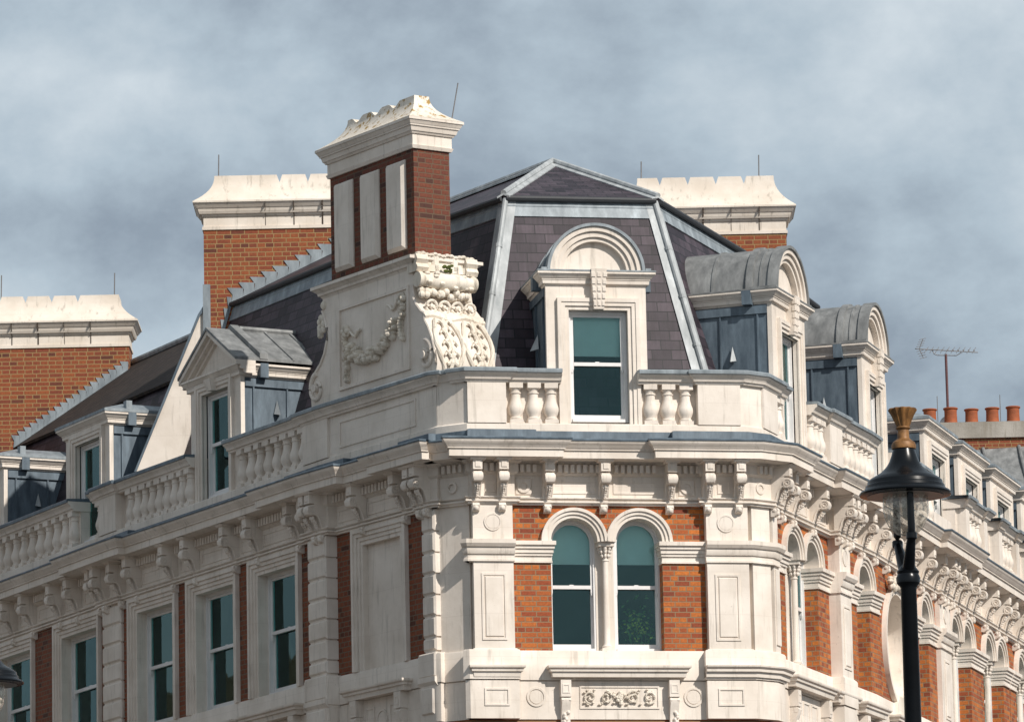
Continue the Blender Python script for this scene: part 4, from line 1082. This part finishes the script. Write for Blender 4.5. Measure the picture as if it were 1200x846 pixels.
for k, (n0_, n1_) in enumerate(((BN0, BN0 - .5), (BN0 - .5, BN1))):
    # two acanthus scrolls with ribs
    c = (n0_ + n1_) / 2
    surf = lambda t: 17.05 + .25 * math.sin(min(1, t) * math.pi * .60)
    hwf = lambda t: .12 + .11 * math.sin(math.pi * min(1, t * 1.05)) 
    for f in (-1, 1):        # rims
        tube(m, [T2(surf(i / 15) + .015, c + f * hwf(i / 15), 16.80 - .78 * i / 15) for i in range(16)], .034, 7)
    tube(m, [T2(surf(i / 15) + .03, c + .02 * math.sin(i * .5), 16.80 - .78 * i / 15) for i in range(16)], [.03 + .012 * (i % 2) for i in range(16)], 7)
    for lv in range(4):      # curled lobes springing from the stem
        for f in (-1, 1):
            t0 = .06 + lv * .22; pts = []
            for i in range(12):
                u = i / 11; a = math.pi * (.5 + 1.35 * u); rr = .105 * (1 - .62 * u)
                t = t0 + .13 * math.sin(a) * (1 - .5 * u) + .05; off = f * (.09 + rr * math.cos(a) * .85)
                pts.append(T2(surf(t) + .035, c + off, 16.80 - .78 * t))
            tube(m, pts, [.030 * (1 - .5 * i / 11) for i in range(12)], 6)
tube(m, [T2(17.0, BN0 + .02 - .115 * i, 16.84 + .03 * math.sin(i * 1.3)) for i in range(10)], .05, 7)
sub(m, 'carved_scroll', M_CARV, base, BC)
m = MB()   # little rosette on the far neck
for k in range(7): a = 2 * math.pi * k / 7; ball(m, (14.13 + .06 * math.cos(a), BN0 + .0, 17.22 + .10 * math.sin(a)), .05, .05, .06, 7, 5, T2)
for k in range(5): ball(m, (14.08, BN0 + .0, 17.06 + .03 * k), .05, .05, .05, 7, 5, T2)
ball(m, (14.2, BN0, 17.50), .07, .05, .07, 8, 6, T2)
sub(m, 'rosette', M_CARV, base, BC)
m = MB()
for k in range(16): ball(m, (16.93, BN0 - .45 + random.uniform(-.08, .08), 17.60 + random.uniform(-.05, .06)), .03, .03, .02, 6, 4, T2)
sub(m, 'moss', M_MOSS, base, BC)

# ------------------------------------------------------------------ dormers
def dormer(s0, s1, o0, o1, kind, nf=-.12, zb=15.10, ze=17.22, zo0=15.24, zo1=16.87, cheek=M_LEADB, keyst=True, back=-2.4, **kw):
    """s0..s1 body, o0..o1 window opening, kind round | pediment | flat"""
    sm = (s0 + s1) / 2; B = bof(sm); T = TA(sm)
    m = MB()   # stucco face
    for a, b, c, d in ((s0, o0, zb, ze), (o1, s1, zb, ze), (o0, o1, zo1, ze), (o0, o1, zb, zo0 - .05)): box(m, T, a, b, nf - .07, nf, c, d)
    root = part(m, 'dormer', M_ST, B)
    m = MB(); stepframe(m, T, o0, o1, zo0 - .05, zo1, .17, nf, (nf + .02, nf + .045, nf + .06), nf - .02); sub(m, 'surround', M_ST, root, B)
    sash(B, T, o0, o1, zo0, zo1, nf - .12, partof=root, **kw)
    m = MB(); box(m, T, o0 - .03, o1 + .03, nf - .05, nf + .10, zo0 - .10, zo0 - .055); sub(m, 'window_sill', M_LEAD, root, B)
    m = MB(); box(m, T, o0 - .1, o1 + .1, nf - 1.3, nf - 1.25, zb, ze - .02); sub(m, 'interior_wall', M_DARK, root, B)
    # lead cheeks with rolls and a little vent
    m = MB()
    for s, sg in ((s0, -1), (s1, 1)):
        a, b = (s + .015, s + .06) if sg < 0 else (s - .06, s - .015)
        box(m, T, a, b, back, nf - .072, zb, ze)
        for nn in (nf - .22, nf - .80): box(m, T, *( (s - .012, s + .014) if sg < 0 else (s - .014, s + .012)), nn - .012, nn + .012, zb, ze - .12)
        box(m, T, *((s - .02, s + .014) if sg < 0 else (s - .014, s + .02)), back, nf - .075, ze - .14, ze - .02)
    box(m, T, s0 + .06, s1 - .06, back, nf - .3, ze - .06, ze - .02)
    ck = sub(m, 'dormer_cheek', cheek, root, B)
    for s, sg in ((s0, -1), (s1, 1)):
        m = MB(); c = nf - .62; v = [T(s + sg * .01, c - .055, 16.40), T(s + sg * .01, c + .055, 16.40), T(s + sg * .13, c, 16.37), T(s + sg * .01, c, 16.62)]
        m.add(v, [(0, 1, 2), (0, 3, 1), (1, 3, 2), (0, 2, 3)]); sub(m, 'cheek_vent', M_LEADG, root, B, smooth=False)
    # eaves cornice on three sides
    tiers = [(ze, ze + .03, .0, .02), (ze + .03, ze + .085, .045, .05), (ze + .087, ze + .105, .06, .06), (ze + .107, ze + .165, .07, .12), (ze + .167, ze + .20, .13, .13)]
    m = MB()
    for z0, z1, e0, e1 in tiers:
        v = [T(s0 - e0, back, z0), T(s0 - e0, nf + e0, z0), T(s1 + e0, nf + e0, z0), T(s1 + e0, back, z0), T(s0 - e1, back, z1), T(s0 - e1, nf + e1, z1), T(s1 + e1, nf + e1, z1), T(s1 + e1, back, z1)]
        m.add(v, [(0, 1, 2, 3), (4, 5, 6, 7)] + [(i, (i + 1) % 4, 4 + (i + 1) % 4, 4 + i) for i in range(4)])
    sub(m, 'eaves_cornice', M_ST, root, B)
    zt = ze + .20
    # lead strap where stucco cornice meets the lead
    for s, sg in ((s0, -1), (s1, 1)):
        m = MB(); a, b = (s - .136, s - .0) if sg < 0 else (s + .0, s + .136)
        box(m, T, a, b, nf - .42, nf - .28, ze - .01, zt + .012); sub(m, 'lead_strap', M_LEADB, root, B)
    # keystone
    if keyst:
        k = MB(); c = (o0 + o1) / 2; zk1 = ze + .235 if kind != 'pediment' else ze + .10; zk0 = zo1 + .0
        v = [T(c - .075, nf, zk0), T(c + .075, nf, zk0), T(c + .115, nf, zk1), T(c - .115, nf, zk1), T(c - .075, nf + .11, zk0), T(c + .075, nf + .11, zk0), T(c + .115, nf + .16, zk1), T(c - .115, nf + .16, zk1)]
        k.add(v, [(0, 1, 2, 3), (4, 5, 6, 7)] + [(i, (i + 1) % 4, 4 + (i + 1) % 4, 4 + i) for i in range(4)])
        if kind == 'round':
            for r in range(5):
                zz = zk0 + .04 + r * (zk1 - zk0 - .06) / 5; hw_ = .06 + .028 * r / 4; hh = (zk1 - zk0 - .06) / 5 - .03
                for q in (-1, 0, 1): bevbox(k, T, c + q * hw_ - hw_ * .36, c + q * hw_ + hw_ * .36, nf + .1, nf + .125 + .048 * (zz - zk0) / (zk1 - zk0), zz, zz + hh, .008)
        sub(k, 'keystone', M_ST, root, B)
    hw_ = (s1 - s0) / 2
    if kind == 'round':
        r = hw_ - .06; c = sm; k = MB()
        ring(k, T, c, zt, r - .15, r - .07, 0, math.pi, nf - .20, nf + .035, 32); ring(k, T, c, zt, r - .07, r - .0, 0, math.pi, nf - .20, nf + .07, 32); ring(k, T, c, zt, r - .21, r - .15, 0, math.pi, nf - .2, nf + .0, 32)
        disc_pts = [(c + (r - .2) * math.cos(math.pi * i / 24), zt + (r - .2) * math.sin(math.pi * i / 24)) for i in range(25)]
        prism(k, T, disc_pts, nf - .2, nf - .09); sub(k, 'pediment', M_ST, root, B)
        k = MB(); ring(k, T, c, zt, r + .002, r + .045, 0, math.pi, nf - .06, nf + .10, 32); ring(k, T, c, zt, r + .0, r + .05, 0, math.pi, nf - .40, nf - .30, 32); ring(k, T, c, zt, r + .0, r + .03, 0, math.pi, nf - .20, nf - .17, 32)
        ring(k, T, c, zt, r - .05, r + .014, 0, math.pi, back, nf - .062, 32)
        ring(k, T, c, zt, r - .02, r + .032, 0, math.pi, nf - .94, nf - .90, 32)
        box(k, T, s0 - .137, s1 + .137, back, nf + .137, zt + .001, zt + .022)
        for sg in (-1, 1): box(k, T, c + sg * (hw_ + .03) - .04, c + sg * (hw_ + .03) + .04, nf - .35, nf + .10, zt + .02, zt + .06)
        sub(k, 'barrel_roof', M_LEAD if s0 < 22 else M_LEADR, root, B)
    elif kind == 'pediment':
        e_ = .15; za = zt + (hw_ + e_) * .655; k = MB(); zt0 = zt - .02
        def gable(x, o): return za - o - (abs(x) / (hw_ + e_)) * (za - zt0)
        prism(k, T, [(s0 - .1, zt0), (s1 + .1, zt0), (sm, gable(0, .12))], nf - .2, nf - .05)
        for w0, w1, nn in ((.0, .075, .14), (.077, .14, .07), (.142, .20, .0)):
            for sg in (-1, 1): prism(k, T, [(sm, za - w0), (sm, za - w1), (sm + sg * (hw_ + e_), zt0 - w1 + .06), (sm + sg * (hw_ + e_), zt0 - w0 + .06)], nf - .19, nf + nn)
        sub(k, 'pediment', M_ST, root, B)
        k = MB()
        for sg in (-1, 1):
            x = sm + sg * (hw_ + e_); prism(k, T, [(sm, za + .001), (sm, za + .045), (x, zt0 + .105), (x, zt0 + .06)], back, nf + .16)
            prism(k, T, [(sm, za + .04), (sm, za + .12), (x + sg * .01, zt0 + .18), (x + sg * .01, zt0 + .09)], nf - .40, nf - .26)
            for nn in (nf - .85, nf - 1.3): prism(k, T, [(sm, za + .04), (sm, za + .07), (x, zt0 + .13), (x, zt0 + .09)], nn - .02, nn + .02)
        tube(k, [T(sm, nf - .42, za + .06), T(sm, back, za + .06)], .05, 8)
        sub(k, 'gabled_roof', M_LEADR, root, B)
    else:
        k = MB(); e0, e1 = .14, -.20; h_ = .16
        v = [T(s0 - e0, back, zt + .002), T(s0 - e0, nf + e0, zt + .002), T(s1 + e0, nf + e0, zt + .002), T(s1 + e0, back, zt + .002)]
        v += [T(a, b, zt + .05) for a, b in ((s0 - e0, back), (s0 - e0, nf + e0), (s1 + e0, nf + e0), (s1 + e0, back))]
        v += [T(a, b, zt + .05 + h_) for a, b in ((s0 - e1 + .1, back), (s0 - e1 + .1, nf + e1 - .15), (s1 + e1 - .1, nf + e1 - .15), (s1 + e1 - .1, back))]
        k.add(v, [(0, 1, 2, 3), (8, 9, 10, 11)] + [(i, (i + 1) % 4, 4 + (i + 1) % 4, 4 + i) for i in range(4)] + [(4 + i, 4 + (i + 1) % 4, 8 + (i + 1) % 4, 8 + i) for i in range(4)])
        box(k, T, s1 - .02, s1 + .10, nf - .36, nf - .26, zt + .03, zt + .20); box(k, T, s0 - .10, s0 + .02, nf - .36, nf - .26, zt + .03, zt + .20)
        sub(k, 'flat_roof', M_LEAD, root, B)
    return root
dormer(19.02, 20.50, 19.35, 20.22, 'round', zm=16.10, blind=.62)
dormer(23.28, 24.92, 23.68, 24.52, 'round', zm=16.10, curtain=[(0, .4)])
dormer(28.00, 29.60, 28.38, 29.22, 'round', zm=16.10, curtain=[(0, .4)])
dormer(9.39, 11.15, 9.80, 10.74, 'pediment', ze=16.95, zm=16.08, curtain=[(0, .25)])
dormer(4.42, 6.26, 4.84, 5.88, 'flat', ze=17.0, zm=16.08, keyst=False, curtain=[(0, .2)])
dormer(-.18, 1.66, .24, 1.28, 'flat', ze=17.0, zm=16.08, keyst=False)
for k, c in enumerate((35.05, 37.7, 40.35, 43.0)):
    dormer(c - .98, c + .98, c - .54, c + .54, 'flat', nf=-.50, ze=17.03, zo1=16.76, zm=16.1, keyst=False, curtain=[(.35, 1.)], seedv=k)

# ------------------------------------------------------------------ far building with pots, aerial and dish
FB = empty('background_building', 'far brick building with concrete topped chimney wall and lead roof, right edge of skyline', 'building', (12, 112, 0))
m = MB(); ID = lambda x, y, z: Vector((x, y, z))
box(m, ID, 9.0, 20.0, 112.0, 118.0, 0, 20.0); part(m, 'wall', M_BRC, FB)
m = MB(); box(m, ID, 8.0, 16.0, 112.0, 112.7, 19.0, 20.74); st = part(m, 'chimney_stack', M_BRC, FB)
m = MB(); box(m, ID, 7.9, 16.1, 111.94, 112.76, 20.742, 21.08); sub(m, 'concrete_band', M_CONC, st, FB)
pot = MB(); lathe(pot, (0, 0, 0), [(.118, 0), (.122, .05), (.112, .12), (.108, .30), (.112, .36), (.128, .372), (.13, .395), (.122, .405), (.095, .41), (.09, .2)], 20)
pm = None
for k in range(11):
    x = 8.7 + .435 * k
    if pm is None: ob = pot.build('chimney_pot', M_TERRA, st); pm = ob.data
    else: ob = bpy.data.objects.new('chimney_pot', pm); COL.objects.link(ob); ob.parent = st
    ob.location = (x - 12, 112.35 - 112, 21.078); ob.scale = (1.2, 1.2, .88 + .05 * math.sin(k * 2.1))
for rx in (8.87, 10.18): m = MB(); tube(m, [(rx, 112.4, 21.0), (rx, 112.4, 21.72)], .008, 6); sub(m, 'lightning_rod', M_ROD, st, FB)
m = MB()
poly(m, [Vector((9.55, 110.6, 19.0)), Vector((11.3, 110.2, 19.0)), Vector((11.3, 112.0, 20.58)), Vector((9.2, 112.0, 20.48))], .05)
poly(m, [Vector((8.3, 111.4, 19.8)), Vector((9.55, 110.6, 19.0)), Vector((9.2, 112.0, 20.48))], .05)
poly(m, [Vector((11.3, 110.2, 19.0)), Vector((14.5, 110.2, 19.0)), Vector((14.5, 112.0, 20.2)), Vector((11.3, 112.0, 20.58))], .05)
for a, b in (((9.9, 110.55, 19.05), (9.75, 111.98, 20.52)), ((11.3, 110.2, 19.03), (11.3, 112.0, 20.6)), ((10.6, 110.4, 19.03), (10.5, 112.0, 20.56))): tube(m, [a, b], .04, 8)
part(m, 'lead_roof', M_LEADR, FB)
m = MB(); box(m, ID, 9.4, 15, 110.25, 112, 17.0, 18.98); part(m, 'wall', M_BRC, FB)
AE = empty('tv_aerial', 'television aerial on a thin dark red mast above the terracotta pots', 'aerial', (9.08, 112.35, 21.0))
ao = (9.08, 112.35, 21.0)
m = MB(); tube(m, [(9.08, 112.35, 21.0), (9.08, 112.35, 22.60)], .028, 8); m.build('mast', M_MAST, AE, origin=ao)
m = MB(); tube(m, [(8.43, 112.2, 22.70), (9.76, 112.45, 22.64)], .010, 6)
tube(m, [(8.80, 112.3, 22.68), (8.83, 112.3, 22.60), (8.90, 112.3, 22.57), (9.30, 112.38, 22.57), (9.39, 112.38, 22.62), (9.40, 112.38, 22.66)], .010, 6)
m.build('boom', M_ROD, AE, origin=ao)
m = MB()
for k in range(10):
    x = 8.67 + .112 * k; y = 112.25 + .02 * k; tube(m, [(x - .05, y - .10, 22.60), (x + .05, y + .10, 22.76)], .0065, 5); ball(m, (x, y, 22.68), .018, .018, .018, 6, 5)
m.build('director', M_ROD, AE, origin=ao)
m = MB()
for sg in (-1, 1):
    tube(m, [(8.52, 112.22, 22.70), (8.60, 112.22, 22.70 + sg * .20)], .008, 5)
    for k in range(4): x = 8.53 + .02 * k; z = 22.70 + sg * (.05 + .05 * k); tube(m, [(x - .07, 112.16, z - .02), (x + .08, 112.28, z + .035)], .006, 5)
m.build('reflector', M_ROD, AE, origin=ao)
DI = empty('satellite_dish', 'small dark satellite dish behind the second terracotta pot', 'satellite dish', (9.12, 112.8, 20.9))
m = MB(); lathe(m, (9.12, 112.85, 21.19), [(.001, .03), (.08, .025), (.15, .005), (.185, -.02), (.18, -.03), (.1, .0), (.001, .015)], 24, (Vector((1, 0, 0)), Vector((0, 0, 1)), Vector((0, 1, 0)))); m.build('reflector', plain('dish_grey', (.12, .13, .15), .5), DI, origin=(9.12, 112.8, 20.9))
m = MB(); tube(m, [(9.12, 112.9, 20.6), (9.12, 112.88, 21.1)], .02, 6); m.build('bracket', M_ROD, DI, origin=(9.12, 112.8, 20.9))

# ------------------------------------------------------------------ street lamps
def lamp_parts(root):
    """origin at foot of post; head height about 8.3 m"""
    V = Vector; PX = 0.0
    m = MB(); lathe(m, (0, 0, 0), [(.17, 0), (.17, .25), (.14, .30), (.13, 1.3), (.15, 1.33), (.15, 1.40), (.078, 1.5), (.072, 5.0), (.062, 7.58), (.072, 7.6), (.090, 7.62), (.095, 7.66), (.082, 7.69), (.088, 7.71), (.074, 7.73), (.05, 7.76)], 24)
    m.build('post', M_BLACK, root)
    # fork: two arms rising to the rim of the hood
    m = MB()
    tube(m, [V((0.0, 0, 7.68)), V((.008, -.10, 7.80)), V((.020, -.20, 7.94)), V((.022, -.22, 8.02)), V((.020, -.22, 8.40))], [.055, .045, .034, .030, .024], 12)
    tube(m, [V((-.01, 0, 7.68)), V((-.035, .09, 7.80)), V((-.055, .20, 7.94)), V((-.058, .22, 8.02)), V((-.058, .22, 8.40))], [.055, .045, .034, .030, .024], 12)
    lathe(m, (.022, -.22, 7.93), [(.035, 0), (.042, .01), (.042, .05), (.032, .06)], 12); lathe(m, (-.058, .22, 7.93), [(.035, 0), (.042, .01), (.042, .05), (.032, .06)], 12)
    m.build('lamp_bracket', M_BLACK, root)
    m = MB(); q = 8.30
    lathe(m, (0, 0, 0), [(.30, q + .00), (.356, q + .010), (.360, q + .022), (.348, q + .038), (.322, q + .052), (.312, q + .062), (.309, q + .082), (.297, q + .092), (.292, q + .118), (.272, q + .138), (.232, q + .16), (.184, q + .19), (.145, q + .23), (.118, q + .27), (.10, q + .32), (.086, q + .37), (.08, q + .39), (.06, q + .40)], 48)
    hd = m.build('hood', M_BLACK, root)
    m = MB(); lathe(m, (0, 0, 0), [(.30, q - .002), (.27, q + .03), (.20, q + .06), (.10, q + .07)], 40); m.build('reflector', M_REFL, hd)
    m = MB(); lathe(m, (0, 0, 0), [(.172, q + .04), (.178, q - .04), (.178, q - .11), (.165, q - .18), (.13, q - .25), (.08, q - .295), (.03, q - .31), (.002, q - .312)], 36); m.build('glass_bowl', M_BOWL, root)
    m = MB(); lathe(m, (0, 0, 0), [(.03, q + .05), (.035, q - .02), (.03, q - .04), (.028, q - .16), (.01, q - .18)], 16); m.build('light_bulb', plain('frosted_bulb', (.7, .68, .62), .4), root)
    m = MB(); q = 8.67
    lathe(m, (0, 0, 0), [(.07, q - .005), (.094, q + .005), (.097, q + .03), (.088, q + .055), (.068, q + .07), (.05, q + .085), (.046, q + .10), (.045, q + .155), (.052, q + .16), (.058, q + .17), (.052, q + .18)], 28)
    sg = 44; v = []; fs = []; rows = [(.050, .178), (.062, .22), (.085, .275), (.103, .305), (.107, .318), (.095, .325), (.03, .30)]
    for r, h in rows:
        for i in range(sg):
            a = 2 * math.pi * i / sg; rr = r * (1 + (.07 if i % 4 < 2 else -.06) * (1 if h > .19 else 0)); v.append((rr * math.cos(a), rr * math.sin(a), q + h))
    for j in range(len(rows) - 1):
        for i in range(sg): fs.append((j * sg + i, j * sg + (i + 1) % sg, (j + 1) * sg + (i + 1) % sg, (j + 1) * sg + i))
    fs += [tuple(range(sg)), tuple((len(rows) - 1) * sg + i for i in range(sg))]
    m.add(v, fs); m.build('finial', M_BRASS, root)
LAMP = (3.04, 42.0, 0.03); LAMP2 = (-5.13, 52.3, 0.03)
L1 = empty('street_lamp', 'whole black street lamp with brass finial and glass bowl before the right facade', 'street lamp', LAMP, 'street lamps')
lamp_parts(L1)
L2 = L1.copy(); COL.objects.link(L2); L2.location = LAMP2; L2['label'] = 'black street lamp mostly cut off at the bottom left of the photo, beside the windows'
for ch in list(L1.children):
    c = ch.copy(); COL.objects.link(c); c.parent = L2
    for g in ch.children:
        d = g.copy(); COL.objects.link(d); d.parent = c

# ------------------------------------------------------------------ plant behind the glass of the right front window
PT = FT(4); pc = PT(20.36, -.62, 11.9)
IP = empty('indoor_plant', 'leafy green and yellow plant behind the right arched front window', 'plant', tuple(pc))
m = MB(); lathe(m, (pc.x, pc.y, 11.26), [(.12, 0), (.17, .3), (.18, .32), (.15, .3)], 18); m.build('pot', M_POT, IP, origin=tuple(pc))
rnd = random.Random(11)
def leaves(n, spread, mat, name):
    m = MB()
    for k in range(n):
        c = Vector(PT(20.34 + rnd.gauss(.0, spread), -.42 + rnd.uniform(-.08, .06), 12.30 + rnd.gauss(0, spread * 1.2)))
        a, b = rnd.uniform(0, 6.28), rnd.uniform(-.8, .8); d = Vector((math.cos(a), math.sin(a) * .5, b)).normalized(); sdv = d.cross(Vector((0, -1, .3))).normalized(); L_ = rnd.uniform(.04, .075)
        v = [c, c + d * L_ * .5 + sdv * L_ * .25, c + d * L_, c + d * L_ * .5 - sdv * L_ * .25]; m.add(v, [(0, 1, 2, 3)])
    m.build(name, mat, IP, origin=tuple(pc), smooth=False)
leaves(150, .16, M_LEAF, 'foliage'); leaves(60, .075, M_LEAFY, 'new_foliage')
m = MB()
for k in range(6): tube(m, [(pc.x + .01 * k, pc.y, 11.55), tuple(PT(20.2 + .07 * k, -.55, 12.3))], .008, 5)
m.build('stem', M_LEAF, IP, origin=tuple(pc))

# ------------------------------------------------------------------ ground
g = MB(); g.add([(-900, -300, 0), (900, -300, 0), (900, 1500, 0), (-900, 1500, 0)], [(0, 1, 2, 3)])
go = g.build('ground', M_ASPH); go['kind'] = 'structure'
g = MB(); sweep(g, S_END_L, S_END_R, [(-.1, 0.004), (3.0, 0.004), (3.0, .12), (-.1, .12)]); po = g.build('pavement', plain('paving_stone', (.28, .26, .24), .9, sc_=1.5)); po['kind'] = 'structure'

# ------------------------------------------------------------------ unseen sunlit terrace across the left street, added for warm bounce and pane reflections
Oo, do_, no_, _ = frame(1); q0 = Oo + no_ * 17.0
OB = empty('opposite_building', 'pale brick terrace across the left street, added for warm bounce light and pane reflections', 'building', (q0.x, q0.y, 0))
rot = math.atan2(do_.y, do_.x)
def OT(a, b, z): p = q0 + do_ * a + no_ * b; return Vector((p.x, p.y, z))
m = MB(); box(m, OT, -38, 12, .0, 10, 0, 17.5); part(m, 'wall', brickmat('warm_stock_brick', (.44, .30, .17), (.50, .36, .22), (.26, .18, .11), (.46, .38, .28)), OB)
m = MB()
for z in (4.2, 8.0, 11.8, 15.6): box(m, OT, -38, 12, -.12, -.002, z, z + .3)
part(m, 'string_course', M_ST, OB)
wm = None
for fl in range(4):
    for k in range(20):
        if wm is None:
            m = MB(); box(m, LOFT, -.55, .55, -.02, .06, 0, 2.0); box(m, LOFT, -.7, .7, -.01, .03, -.2, 2.2)
            ob = m.build('window_frame', M_SASH, OB); wm = ob.data
            m = MB(); box(m, LOFT, -.45, .45, .062, .07, .1, 1.9); g_ = m.build('pane', M_DARK, ob); gm = g_.data
        else:
            ob = bpy.data.objects.new('window_frame', wm); COL.objects.link(ob); ob.parent = OB
            g_ = bpy.data.objects.new('pane', gm); COL.objects.link(g_); g_.parent = ob
        p = do_ * (-36.5 + k * 2.45); ob.location = (p.x, p.y, 1.6 + fl * 3.8); ob.rotation_euler = (0, 0, rot + math.pi)
